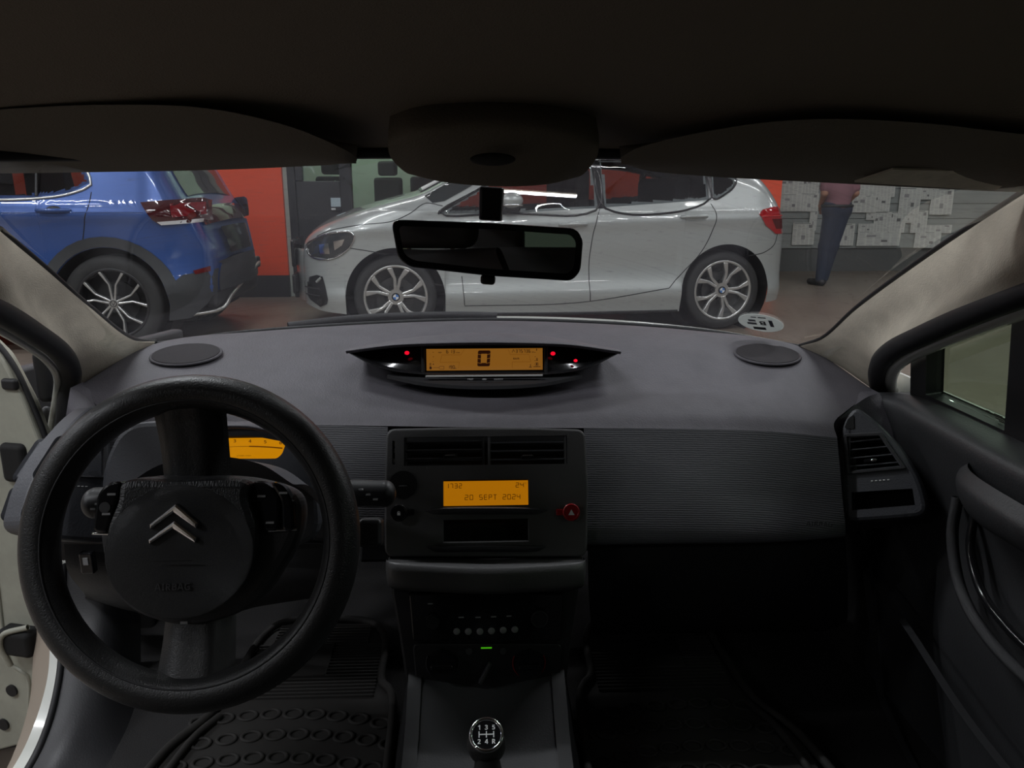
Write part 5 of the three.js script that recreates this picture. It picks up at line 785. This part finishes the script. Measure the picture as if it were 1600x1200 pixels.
  c.patch('lower_air_intake', fg, 0.006, M.black); c.seam('intake_blade', [[-0.6078,0.4546],[-0.5674,0.4928]], 0.012, paint, 1, 0.012); c.seam('intake_slat', [[-0.7156,0.4029],[-0.5873,0.4004]], 0.006, M.panel, 1, 0.012); c.seam('intake_slat', [[-0.7097,0.3489],[-0.5859,0.3463]], 0.006, M.panel, 1, 0.012);
  { const p = [-0.5842,0.2969]; part(c.g, 'fog_lamp', disc(0.028, 0.02, p[0], p[1], c.z(p[0], p[1], 1) + 0.006, 20), M.gloss); }
  c.patch('front_reflector', [[-0.7316,0.4471],[-0.7086,0.437],[-0.705,0.3488],[-0.728,0.3591]], 0.008, alloy);
  { const y = [-0.7404,0.5249][1]; part(c.g, 'grille', [box(0.03, 0.22, 0.34, c.s0 - 0.09, y + 0.12, -0.70, 0.02)], M.gloss); part(c.g, 'grille', [box(0.03, 0.22, 0.34, c.s0 - 0.09, y + 0.12, -1.10, 0.02)], M.gloss); part(c.g, 'lower_grille', box(0.03, 0.16, 0.9, c.s0 - 0.085, y - 0.12, -0.9, 0.02), M.black); }
  const tl = [[2.9563,0.9636],[2.9922,0.9992],[3.1023,1.0192],[3.2091,1.0189],[3.2484,0.9056],[3.2648,0.7964],[3.1454,0.7974],[3.0259,0.8708]];
  c.patch('tail_lamp', tl, 0.008, mat(lin(0.42, 0.012, 0.015), 0.08, { clearcoat: 1 }), 'red tail lamp'); c.patch('tail_lamp', tl, 0.008, mat(lin(0.42, 0.012, 0.015), 0.08, { clearcoat: 1 }), 'red tail lamp', -1);
  c.seam('tail_lamp_line', [[2.9748,0.943],[3.2331,0.9469]], 0.004, mat(lin(0.6, 0.05, 0.05), 0.2), 1, 0.009); c.patch('tail_lamp_core', [[3.0775,0.922],[3.2016,0.9213],[3.2209,0.8384],[3.1415,0.839]], 0.0095, mat(lin(0.10, 0.004, 0.006), 0.1));
  // seams, handles, mirror
  const dark = M.deep;
  for (const P of [[[1.6168,1.0039],[1.5745,0.8406],[1.5484,0.6397],[1.5485,0.4353],[1.5579,0.2795]], [[2.5473,1.046],[2.5916,0.9601],[2.5723,0.8432],[2.4804,0.6537],[2.3255,0.4842],[2.2217,0.3707]], [[0.5191,0.4939],[0.5357,0.2663]], [[0.5356,0.2612],[1.4408,0.2665],[2.2217,0.3707]], [[-0.3305,0.7214],[-0.1737,0.6955],[-0.054,0.6699]], [[-0.5858,0.8051],[-0.4894,0.8469],[-0.26,0.8925],[-0.0103,0.9195],[0.1267,0.9759],[0.25,1.0514],[0.3808,1.032]], [[2.9008,0.6224],[3.0453,0.6521],[3.1418,0.7139],[3.1681,0.7972]]]) c.seam('panel_gap', P, 0.004, dark, 1, -0.0015);
  for (const p of [[1.4016,0.8865], [2.4019,0.9407]]) { const z = c.z(p[0], p[1], 1); part(c.g, 'door_handle', [tube([[p[0] - 0.11, p[1], z], [p[0] - 0.07, p[1] + 0.004, z + 0.03], [p[0] + 0.06, p[1] + 0.006, z + 0.03], [p[0] + 0.11, p[1] + 0.004, z]], 0.013, 24, 8), ball(0.05, p[0], p[1], z - 0.012, 1.2, 0.6, 0.4)], paint); }
  { const p = [0.9006,1.0595], z = c.z(p[0], p[1], 1) + 0.10; part(c.g, 'door_mirror', [ball(0.085, p[0], p[1] + 0.015, z, 1.05, 0.72, 0.9)], paint); part(c.g, 'mirror_base', [box(0.14, 0.05, 0.10, p[0], p[1] - 0.05, z - 0.03, 0.02)], M.gloss); part(c.g, 'mirror_strip', box(0.15, 0.014, 0.02, p[0], p[1] - 0.02, z + 0.07, 0.005), M.chrome); }
  c.seam('sill_strip', [[0.4025,0.198],[1.3362,0.1802],[2.3154,0.1775]], 0.02, M.black, 1, -0.012);
  for (const [x, ph] of [[0, 0.12], [2.715, 0.35]]) for (const z of [-0.045, -1.755]) wheel(c, x, 0.335, z, 0.325, 0.245, 'five', ph);
  part(c.g, 'underbody', box(3.4, 0.16, 1.3, 1.25, 0.24, -0.9, 0.04), M.deep);
  // sheet of paper behind the windscreen
  const pp = thing('price_sheet', 'white sheet lying behind the silver car windscreen', 'paper'); lay(pp, [[-0.6785,0,-5.9],[0.993,0,-0.1178],[0,1,0],[0.1178,0,0.993]]);
  { const a = [0.2459,1.0798], b = [0.4033,1.1646]; const g = new THREE.PlaneGeometry(0.20, 0.10); g.rotateX(-0.5); g.rotateZ(0.45); g.translate((a[0] + b[0]) / 2 + 0.02, (a[1] + b[1]) / 2 + 0.055, -0.42); part(pp, 'sheet', g, mat(lin(0.8, 0.8, 0.78), 0.8)); }
}
{
  const paint = mat(lin(0.030, 0.085, 0.30), 0.32, { metalness: 0.3, clearcoat: 1, clearcoatRoughness: 0.03 });
  const c = new Car([[-2.6476,0,-5.45],[0.9988,0,-0.0499],[0,1,0],[0.0499,0,0.9988]], {
    W: 0.90, rf: 0.5, rr: 0.42, rt: 0.16, belt: 1.06, tumble: 0.30, crown: 0.03, arch: 0.40, glassTop: [],
    wheels: [[0, 0.36], [-2.59, 0.36]],
    top: [[-3.45, 0.62], [-3.43, 0.78], [-3.36, 0.88], [-3.1, 0.96], [-2.5, 1.04], [-2.2, 1.09], [-1.9, 1.28], [-1.55, 1.48], [-1.1, 1.56], [-0.4, 1.57], [0.05, 1.54], [0.26, 1.48], [0.36, 1.36], [0.45, 1.18], [0.52, 1.06], [0.58, 0.98], [0.63, 0.84], [0.66, 0.72], [0.67, 0.62]],
    bottom: [[-3.45, 0.35], [-3.3, 0.25], [-2.9, 0.24], [0.4, 0.24], [0.5, 0.26], [0.62, 0.34], [0.67, 0.42]],
    form: (s, h) => 0.022 * Math.exp(-(((h - 0.98) / 0.05) ** 2)) - 0.02 * Math.exp(-(((h - 0.72) / 0.16) ** 2)) + 0.02 * Math.exp(-(((h - 0.45) / 0.08) ** 2)),
  }, 'blue_car', 'blue compact sport utility car at the left of the windscreen');
  const w1 = [[-2.05, 1.10], [-1.75, 1.30], [-1.4, 1.46], [-1.02, 1.50], [-1.0, 1.09]], w2 = [[-0.94, 1.09], [-0.96, 1.50], [-0.3, 1.50], [-0.14, 1.40], [-0.05, 1.20], [-0.18, 1.135], [-0.45, 1.10]];
  c.body(paint, [w1, w2]);
  for (const side of [1, -1]) for (const w of [w1, w2]) { c.patch('side_window', w, 0.004, carGlass, 'dark tinted side window', side, 0.002); }
  c.seam('window_trim', [[-2.05, 1.09], [-1.0, 1.085], [-0.45, 1.09], [-0.18, 1.125], [-0.04, 1.19], [-0.06, 1.26], [-0.13, 1.38]], 0.010, alloy, 1, 0.004, 'bright window trim');
  c.seam('window_bar', [[-0.40, 1.11], [-0.40, 1.48]], 0.010, M.black, 1, 0.004);
  part(c.g, 'cabin_floor', box(2.4, 0.05, 1.4, -0.9, 0.95, -0.9, 0.01), M.deep); for (const z of [-0.5, -1.3]) part(c.g, 'seat_back', box(0.13, 0.5, 0.46, -0.95, 1.18, z, 0.05), M.seat); part(c.g, 'rear_seat_back', box(0.13, 0.5, 1.2, -0.1, 1.15, -0.9, 0.05), M.seat);
  c.topPatch('windscreen', -2.15, -1.6, 0.86, 0.006, mat(lin(0.02, 0.02, 0.02), 0.03)); c.topPatch('rear_window', 0.33, 0.50, 0.84, 0.008, mat(lin(0.02, 0.02, 0.02), 0.04));
  c.seam('roof_spoiler', [[0.16, 1.50], [0.32, 1.44], [0.38, 1.38]], 0.03, M.black, 1, -0.03);
  const clad = mat(lin(0.03, 0.032, 0.035), 0.6);
  for (const x of [0, -2.59]) { const P = []; for (let i = 0; i <= 20; i++) { const a = Math.PI * (-0.06 + 1.12 * i / 20); P.push([x + 0.485 * Math.cos(a), 0.36 + 0.475 * Math.sin(a)]); } for (let i = 20; i >= 0; i--) { const a = Math.PI * (-0.06 + 1.12 * i / 20); P.push([x + 0.405 * Math.cos(a), 0.36 + 0.405 * Math.sin(a)]); } const n = 20; for (let i = 0; i < n; i++) c.patch('arch_cladding', [P[i], P[i + 1], P[2 * n - i], P[2 * n + 1 - i]], 0.012, clad); }
  const tl = [[0.2896,1.0681],[0.6183,1.0979],[0.8282,1.0804],[0.8062,0.9365],[0.6183,0.9283],[0.4003,0.9116],[0.3612,0.9467]].map((p) => [Math.min(p[0], 0.66), p[1]]);
  const tlm = mat(lin(0.05, 0.004, 0.006), 0.06, { clearcoat: 1 });
  c.patch('tail_lamp', tl, 0.020, tlm, 'dark smoked tail lamp'); c.patch('tail_lamp', tl, 0.020, tlm, 'dark smoked tail lamp', -1);
  c.patch('tail_lamp_core', [[0.4682,1.0592],[0.6325,1.0677],[0.6366,0.9808],[0.4836,0.9637]], 0.023, mat(lin(0.16, 0.006, 0.010), 0.1)); c.patch('tail_lamp_reflector', [[0.3856,0.9335],[0.6205,0.9502],[0.6135,0.924],[0.409,0.9116]], 0.024, mat(lin(0.7, 0.7, 0.72), 0.2));
  const bp = [[0.385, 0.235], [0.43, 0.50], [0.5, 0.56], [0.67, 0.58], [0.67, 0.42], [0.62, 0.335], [0.52, 0.245]]; c.patch('bumper_cladding', bp, 0.012, clad); c.patch('bumper_reflector', [[0.5616,0.586],[0.6651,0.6077],[0.6528,0.5716],[0.572,0.5587]].map((p) => [Math.min(p[0], 0.65), p[1]]), 0.016, mat(lin(0.12, 0.004, 0.004), 0.2));
  c.rearPatch('rear_bumper', 0.42, 0.63, 1.0, 0.012, clad); c.rearPatch('tailgate_lamp_bar', 0.90, 1.02, 0.95, 0.010, tlm); c.rearPatch('tailgate_panel', 0.66, 0.86, 0.6, 0.006, M.gloss); part(c.g, 'rear_diffuser', box(0.10, 0.14, 1.3, 0.62, 0.36, -0.9, 0.04), clad); part(c.g, 'diffuser_trim', tube([[0.50, 0.26, -0.12], [0.68, 0.28, -0.3], [0.71, 0.36, -0.5], [0.71, 0.50, -1.3], [0.70, 0.52, -1.5]], 0.014, 40), alloy);
  c.seam('panel_gap', [[-0.0404,1.1367],[-0.0559,1.0513],[-0.0956,0.9438],[-0.1343,0.8134]], 0.004, M.deep, 1, -0.001); c.seam('panel_gap', [[-1.02, 1.08], [-1.0, 0.7], [-1.02, 0.3]], 0.004, M.deep, 1, -0.001); c.seam('crease_line', [[-2.2, 0.99], [-1, 1.0], [0.3, 1.0]], 0.005, paint, 1, 0);
  for (const s of [[-0.2888,1.0389][0], -1.35]) { const h = 1.015, z = c.z(s, h, 1); part(c.g, 'door_handle', [tube([[s - 0.11, h, z], [s - 0.07, h, z + 0.03], [s + 0.06, h, z + 0.03], [s + 0.11, h, z]], 0.014, 24, 8)], paint); part(c.g, 'handle_cup', ball(0.05, s, h, z - 0.012, 1.2, 0.6, 0.4), M.black); }
  for (const [x, ph] of [[0, 0.05], [-2.59, 0.3]]) for (const z of [-0.035, -1.765]) wheel(c, x, 0.36, z, 0.345, 0.248, 'fork', ph);
  part(c.g, 'underbody', box(3.6, 0.16, 1.3, -1.3, 0.26, -0.9, 0.04), M.deep);
  part(c.g, 'tow_cover', box(0.06, 0.10, 0.12, 0.66, 0.52, -1.55, 0.02), M.black);
}
// ---------------------------------------------------------------- office partition, newspapers, person
{
  const F = [[0.3265,0,-8.5],[1,0,0],[0,1,0],[0,0,1]], black = mat(lin(0.016, 0.018, 0.021), 0.35);
  const t = thing('office_partition', 'dark framed glazed office partition beside the orange wall', 'partition'); lay(t, F);
  const fr = (a, b, z = 0.05, d = 0.08) => { const x0 = Math.min(a[0], b[0]), x1 = Math.max(a[0], b[0]), y0 = Math.min(a[1], b[1]), y1 = Math.max(a[1], b[1]); return box(x1 - x0, y1 - y0, d, (x0 + x1) / 2, (y0 + y1) / 2, z - 0.05, 0.01); };
  const top = CEILING, x = (p) => [-2.4001,0.4511][0];
  const xs = [[-2.4141,0.4512][0], [-2.3302,0.4509][0], [-1.8541,0.4494][0], [-1.7277,0.449][0], [-1.136,0.4472][0], [-0.7113,0.4458][0]];
  part(t, 'post', fr([xs[0], 0], [xs[1], top]), black); part(t, 'post', fr([xs[2], 0], [xs[3], top]), black); part(t, 'post', fr([xs[5], 0], [xs[5] + 0.1, top]), black);
  const y0 = [-2.0707,1.2484][1];
  part(t, 'lower_panel', fr([xs[1], 0], [xs[2], y0], 0.04, 0.05), mat(lin(0.022, 0.024, 0.027), 0.4)); part(t, 'head_rail', fr([xs[1], 2.5], [xs[5], 2.62], 0.05), black);
  part(t, 'head_panel', fr([xs[1], 2.62], [xs[5], top], 0.04, 0.05), black); part(t, 'mullion', fr([xs[1], y0], [xs[1] + 0.08, 2.5], 0.045, 0.06), black);
  const pane = mat(lin(0.75, 0.82, 0.78), 0.0, { transmission: 1, thickness: 0 });
  part(t, 'pane', fr([xs[1] + 0.08, y0], [xs[2], 2.5], 0.04, 0.006), pane); part(t, 'pane', fr([xs[3], 0.5], [xs[5], 2.5], 0.04, 0.006), pane); part(t, 'lower_panel', fr([xs[3], 0], [xs[5], 0.5], 0.04, 0.05), black);
  { const n = thing('door_notice', 'small white and blue notice on the dark office door', 'notice'); lay(n, F); part(n, 'card', fr([-1.9708,1.0877], [-1.8413,0.9389], 0.10, 0.006), black); part(n, 'picture', fr([-1.9578,1.0743], [-1.8529,0.9796], 0.104, 0.006), mat(lin(0.45, 0.55, 0.60), 0.5)); part(n, 'caption', fr([-1.9572,0.9661], [-1.91,0.9457], 0.104, 0.006), M.print); }
  // office room behind
  const st = (name, g2, m, lab) => meta(part(scene, name, g2, m), lab, 'wall', null, 'structure');
  const o = F[0]; const bb = (w, h, d, X, Y, Z) => { const g2 = new THREE.BoxGeometry(w, h, d); g2.translate(X, Y, Z); return g2; };
  const ow = mat(lin(0.55, 0.60, 0.54), 0.8);
  st('wall_office', bb(3.2, CEILING, 0.1, o[0] + xs[3], CEILING / 2, -11.0), ow, 'pale green office back wall behind the partition');
  st('wall_office_side', bb(0.1, CEILING, 2.5, o[0] + xs[0] - 0.05, CEILING / 2, -9.8), ow, 'pale green office side wall');
  st('wall_front_001', bb(3.31 - (o[0] + xs[5] + 0.05), CEILING, 0.2, (3.31 + o[0] + xs[5] + 0.05) / 2, CEILING / 2, -8.6), mat(lin(0.82, 0.070, 0.010), 0.45), 'orange painted wall behind the silver car');
  { const l = thing('office_light', 'small square ceiling lamp inside the glazed office', 'lamp'); l.position.set(o[0] + xs[2], CEILING - 0.05, -9.9); part(l, 'housing', box(0.66, 0.06, 0.66, 0, 0.02, 0, 0.01), M.print); part(l, 'diffuser', box(0.6, 0.01, 0.6, 0, -0.014, 0, 0.003), glow(0xf4fff6, 4)); const r = new THREE.RectAreaLight(0xf4fff6, 48, 0.6, 0.6); r.position.set(o[0] + xs[2], CEILING - 0.08, -9.9); r.rotation.x = -Math.PI / 2; scene.add(r); }
  const ch = new THREE.Group(); part(ch, 'backrest', box(0.42, 0.62, 0.08, 0, 1.0, 0, 0.04), M.seat); part(ch, 'headrest', box(0.28, 0.18, 0.08, 0, 1.42, 0, 0.04), M.seat); part(ch, 'seat', box(0.48, 0.09, 0.48, 0, 0.5, 0.22, 0.04), M.seat); part(ch, 'column', line([0, 0.08, 0.22], [0, 0.48, 0.22], 0.03), M.black); for (let i = 0; i < 5; i++) { const a = i * 1.2566; part(ch, 'foot', line([0, 0.09, 0.22], [0.3 * Math.cos(a), 0.04, 0.22 + 0.3 * Math.sin(a)], 0.02), M.black); }
  for (const [px, z, r, lab] of [[xs[1] + 0.28, -9.2, 0.2, 'black high backed office chair behind the small door window'], [xs[3] + 0.22, -9.9, -0.5, 'black office chair just right of the partition post'], [xs[3] + 0.75, -9.2, 0.6, 'black office chair furthest right behind the glass']]) { const q = ch.clone(); q.name = numbered('office_chair'); q.position.set(o[0] + px, 0, z); q.rotation.y = r; scene.add(q); meta(q, lab, 'chair', 'office chairs'); }
}
{
  // newspaper sheets taped to the wall
  const F = [[0.4226,0,-11],[1,0,0],[0,1,0],[0,0,1]], R = rng(77);
  const page = (seed) => canvasTexture(256, 256, (x) => { const q = rng(seed); x.fillStyle = '#dfe2da'; x.fillRect(0, 0, 256, 256); for (let c = 0; c < 5; c++) for (let y = 20; y < 250; y += 6) { const g = 165 + q() * 40 | 0; x.fillStyle = `rgb(${g},${g},${g})`; if (q() > 0.12) x.fillRect(8 + c * 49, y, 40 * (0.7 + 0.3 * q()), 2.5); } x.fillStyle = '#8a8e8c'; x.fillRect(8, 5, 150 + q() * 80, 8); for (let k = 0; k < 2; k++) { const g = 120 + q() * 60 | 0; x.fillStyle = `rgb(${g},${g},${g})`; x.fillRect(q() * 190, 20 + q() * 180, 30 + q() * 30, 24 + q() * 26); } });
  const mats = [11, 22, 33, 44].map((s) => mat(0xffffff, 0.9, { map: page(s) }));
  const rows = { top: [[120, 95, 238, 195], [240, 95, 325, 195], [545, 90, 660, 210], [660, 92, 755, 212], [795, 80, 905, 160], [905, 80, 1000, 170]], second: [[125, 203, 235, 298], [235, 199, 330, 298], [530, 213, 655, 305], [656, 213, 735, 300], [795, 165, 905, 312], [906, 165, 972, 228], [972, 172, 1090, 318]], third: [[298, 296, 332, 412], [618, 308, 664, 350], [665, 310, 754, 425], [755, 310, 835, 426], [836, 310, 876, 368], [877, 302, 960, 428]], bottom: [[210, 375, 325, 500], [470, 380, 553, 505], [580, 380, 662, 426], [580, 428, 818, 507], [965, 388, 1105, 430], [910, 432, 1050, 520]] };
  const o2 = [3.5363,1.5722], o3 = [7.6816,-0.3549], k1 = (o3[0] - o2[0]) / 1600, k2 = (o3[1] - o2[1]) / 820;
  const ord = ['leftmost', 'second from left', 'third from left', 'fourth from left', 'fifth from left', 'sixth from left', 'rightmost'];
  for (const [row, list] of Object.entries(rows)) list.forEach(([x0, y0, x1, y1], i) => {
    const nm = i === list.length - 1 ? 'rightmost' : ord[i];
    const m = part(scene, 'newspaper_sheet', (() => { const w = (x1 - x0) * k1 + 0.02, h = Math.abs((y1 - y0) * k2) + 0.02; const g = new THREE.PlaneGeometry(w, h, 6, 6); const p = g.attributes.position, ph = R() * 6; for (let j = 0; j < p.count; j++) p.setZ(j, 0.008 * Math.sin(p.getX(j) * 9 + ph) * Math.cos(p.getY(j) * 7 + ph) + 0.012); return g; })(), mats[Math.floor(R() * 4)]);
    lay(m, F); const c = V((o2[0] + (x0 + x1) / 2 * k1), (o2[1] + (y0 + y1) / 2 * k2), 0.006 + i * 0.002 + (row === 'second' ? 0.003 : 0)); m.position.copy(c.applyMatrix4(frameMatrix(F))); m.rotation.z = (R() - 0.5) * 0.03;
    meta(m, `newspaper sheet on the grey wall, ${nm} in the ${row} row`, 'newspaper', 'newspaper sheets taped to the grey wall');
  });
}
{
  // person standing with the back to the camera
  const base = [4.232,0,-9.3141], t = thing('person', 'person in a pink shirt and dark blue jeans standing by the newspapers', 'person'); t.position.set(base[0], 0, base[2]); t.rotation.y = 0.15;
  const field = (bones, box3, cell, k) => {
    const [x0, y0, z0, x1, y1, z1] = box3, size = Math.max(x1 - x0, y1 - y0, z1 - z0), n = Math.min(110, Math.ceil(size / cell)); const mc = new MarchingCubes(n, new THREE.MeshBasicMaterial(), false, false, 300000); const cx = (x0 + x1) / 2, cy = (y0 + y1) / 2, cz = (z0 + z1) / 2;
    const B = bones.map(([a, b, ra, rb, sx = 1]) => ({ a: v3(a), d: v3(b).sub(v3(a)), l: Math.max(1e-6, v3(b).sub(v3(a)).lengthSq()), ra, rb, sx })); const p = V(0, 0, 0);
    for (let z = 0; z < n; z++) for (let y = 0; y < n; y++) for (let x = 0; x < n; x++) {
      p.set((x - n / 2) / (n / 2) * size / 2 + cx, (y - n / 2) / (n / 2) * size / 2 + cy, (z - n / 2) / (n / 2) * size / 2 + cz); let s = 9;
      for (const b of B) { const q = p.clone().sub(b.a); const u = Math.max(0, Math.min(1, q.dot(b.d) / b.l)); q.addScaledVector(b.d, -u); q.x /= b.sx; const d = q.length() - (b.ra + (b.rb - b.ra) * u); const h = Math.max(k - Math.abs(s - d), 0) / k; s = Math.min(s, d) - h * h * k * 0.25; }
      mc.field[x + y * n + z * n * n] = -s;
    }
    mc.isolation = 0; mc.update(); const c = mc.count, g = new THREE.BufferGeometry(); const P = new Float32Array(mc.positionArray.slice(0, c * 3)); for (let i = 0; i < c; i++) { P[i * 3] = P[i * 3] * size / 2 + cx; P[i * 3 + 1] = P[i * 3 + 1] * size / 2 + cy; P[i * 3 + 2] = P[i * 3 + 2] * size / 2 + cz; }
    g.setAttribute('position', new THREE.BufferAttribute(P, 3)); g.setAttribute('normal', new THREE.BufferAttribute(new Float32Array(mc.normalArray.slice(0, c * 3)), 3)); g.computeVertexNormals(); return g;
  };
  const sk = mat(lin(0.38, 0.19, 0.12), 0.6), hip = 0.90;
  const LH = [0.02, 0.90, 0], RH = [0.20, 0.90, 0], SL = [-0.06, 1.36, 0], SR = [0.28, 1.36, 0], cx = 0.11;
  const hand = (e, w, tgt, sgn) => { const L = [[e, w, 0.038, 0.028]]; const p = v3(w), d = v3(tgt).sub(p).normalize(); const palm = p.clone().addScaledVector(d, 0.07); L.push([w, palm.toArray(), 0.026, 0.032]); const si = V(0, 0, 1); for (let i = 0; i < 4; i++) { const r = palm.clone().addScaledVector(si, (i - 1.5) * 0.018), kx = r.clone().addScaledVector(d, 0.035 + (i === 1 ? 0.006 : 0)), tp = kx.clone().addScaledVector(d, 0.03).add(V(-0.012 * sgn, 0, 0)); L.push([r.toArray(), kx.toArray(), 0.010, 0.009], [kx.toArray(), tp.toArray(), 0.009, 0.008]); } L.push([palm.clone().addScaledVector(d, -0.03).toArray(), palm.clone().addScaledVector(si, -0.045).addScaledVector(d, 0.01).toArray(), 0.012, 0.009]); return L; };
  const body = [[[cx, 1.36, 0], [cx, 1.48, 0.0], 0.055, 0.05], [[cx, 1.55, -0.02], [cx, 1.63, -0.01], 0.075, 0.09], [[cx, 1.55, -0.09], [cx, 1.57, -0.10], 0.014, 0.012], [[cx - 0.085, 1.58, 0], [cx - 0.085, 1.60, 0], 0.016, 0.016], [[cx + 0.085, 1.58, 0], [cx + 0.085, 1.60, 0], 0.016, 0.016], [[cx, 1.1, 0], [cx, 1.35, 0], 0.11, 0.10, 1.2], [SL, [-0.10, 1.12, 0.03], 0.05, 0.042], [SR, [0.32, 1.12, 0.03], 0.05, 0.042], ...hand([-0.10, 1.12, 0.03], [-0.03, 0.97, -0.13], [0.02, 0.90, -0.18], 1), ...hand([0.32, 1.12, 0.03], [0.27, 0.96, -0.12], [0.24, 0.89, -0.17], -1)];
  part(t, 'body', field(body, [-0.2, 0.85, -0.3, 0.45, 1.75, 0.2], 0.0085, 0.02), sk);
  part(t, 'shirt', field([[[cx, 0.98, 0], [cx, 1.15, 0], 0.125, 0.12, 1.25], [[cx, 1.15, 0], [cx, 1.33, 0], 0.12, 0.11, 1.45], [[cx - 0.1, 1.37, 0], [cx + 0.1, 1.37, 0], 0.075, 0.075], [SL, [-0.09, 1.18, 0.02], 0.072, 0.062], [SR, [0.31, 1.18, 0.02], 0.072, 0.062]], [-0.25, 0.8, -0.25, 0.5, 1.5, 0.25], 0.012, 0.05), mat(lin(0.24, 0.11, 0.13), 0.9, { bumpMap: grain8, bumpScale: 0.002 }), 'faded pink shirt');
  part(t, 'trousers', field([[[0.04, 0.93, 0], [0.18, 0.93, 0], 0.12, 0.12], [[0.05, 0.88, 0], [0.0, 0.48, -0.01], 0.105, 0.072], [[0.0, 0.48, -0.01], [-0.03, 0.09, 0.02], 0.072, 0.062], [[0.17, 0.88, 0], [0.10, 0.48, 0.0], 0.105, 0.072], [[0.10, 0.48, 0.0], [0.05, 0.09, -0.05], 0.072, 0.062]], [-0.25, 0, -0.3, 0.45, 1.1, 0.3], 0.012, 0.03), mat(lin(0.020, 0.030, 0.055), 0.95), 'dark blue jeans');
  part(t, 'belt', (() => { const g = new THREE.TorusGeometry(1, 0.06, 8, 40); g.rotateX(Math.PI / 2); g.scale(0.195, 0.3, 0.128); g.translate(cx, 0.97, 0); return g; })(), M.black);
  for (const [x, z, r] of [[-0.04, 0.0, 0.2], [0.05, -0.08, -0.3]]) part(t, 'shoe', (() => { const g = field([[[0, 0.04, 0.05], [0, 0.035, -0.15], 0.045, 0.038], [[0, 0.08, 0.03], [0, 0.09, 0.0], 0.045, 0.04]], [-0.15, -0.05, -0.25, 0.15, 0.2, 0.15], 0.009, 0.02); g.rotateY(r); g.translate(x, 0.005, z); return g; })(), M.black);
  part(t, 'hair', field([[[cx, 1.60, 0.015], [cx, 1.65, 0.01], 0.088, 0.092]], [cx - 0.2, 1.45, -0.2, cx + 0.2, 1.85, 0.2], 0.01, 0.02), mat(lin(0.015, 0.012, 0.010), 0.7));
}
scene.traverse((o) => { if (o.isMesh) { o.castShadow = true; o.receiveShadow = true; } });
renderer.render(scene, camera);
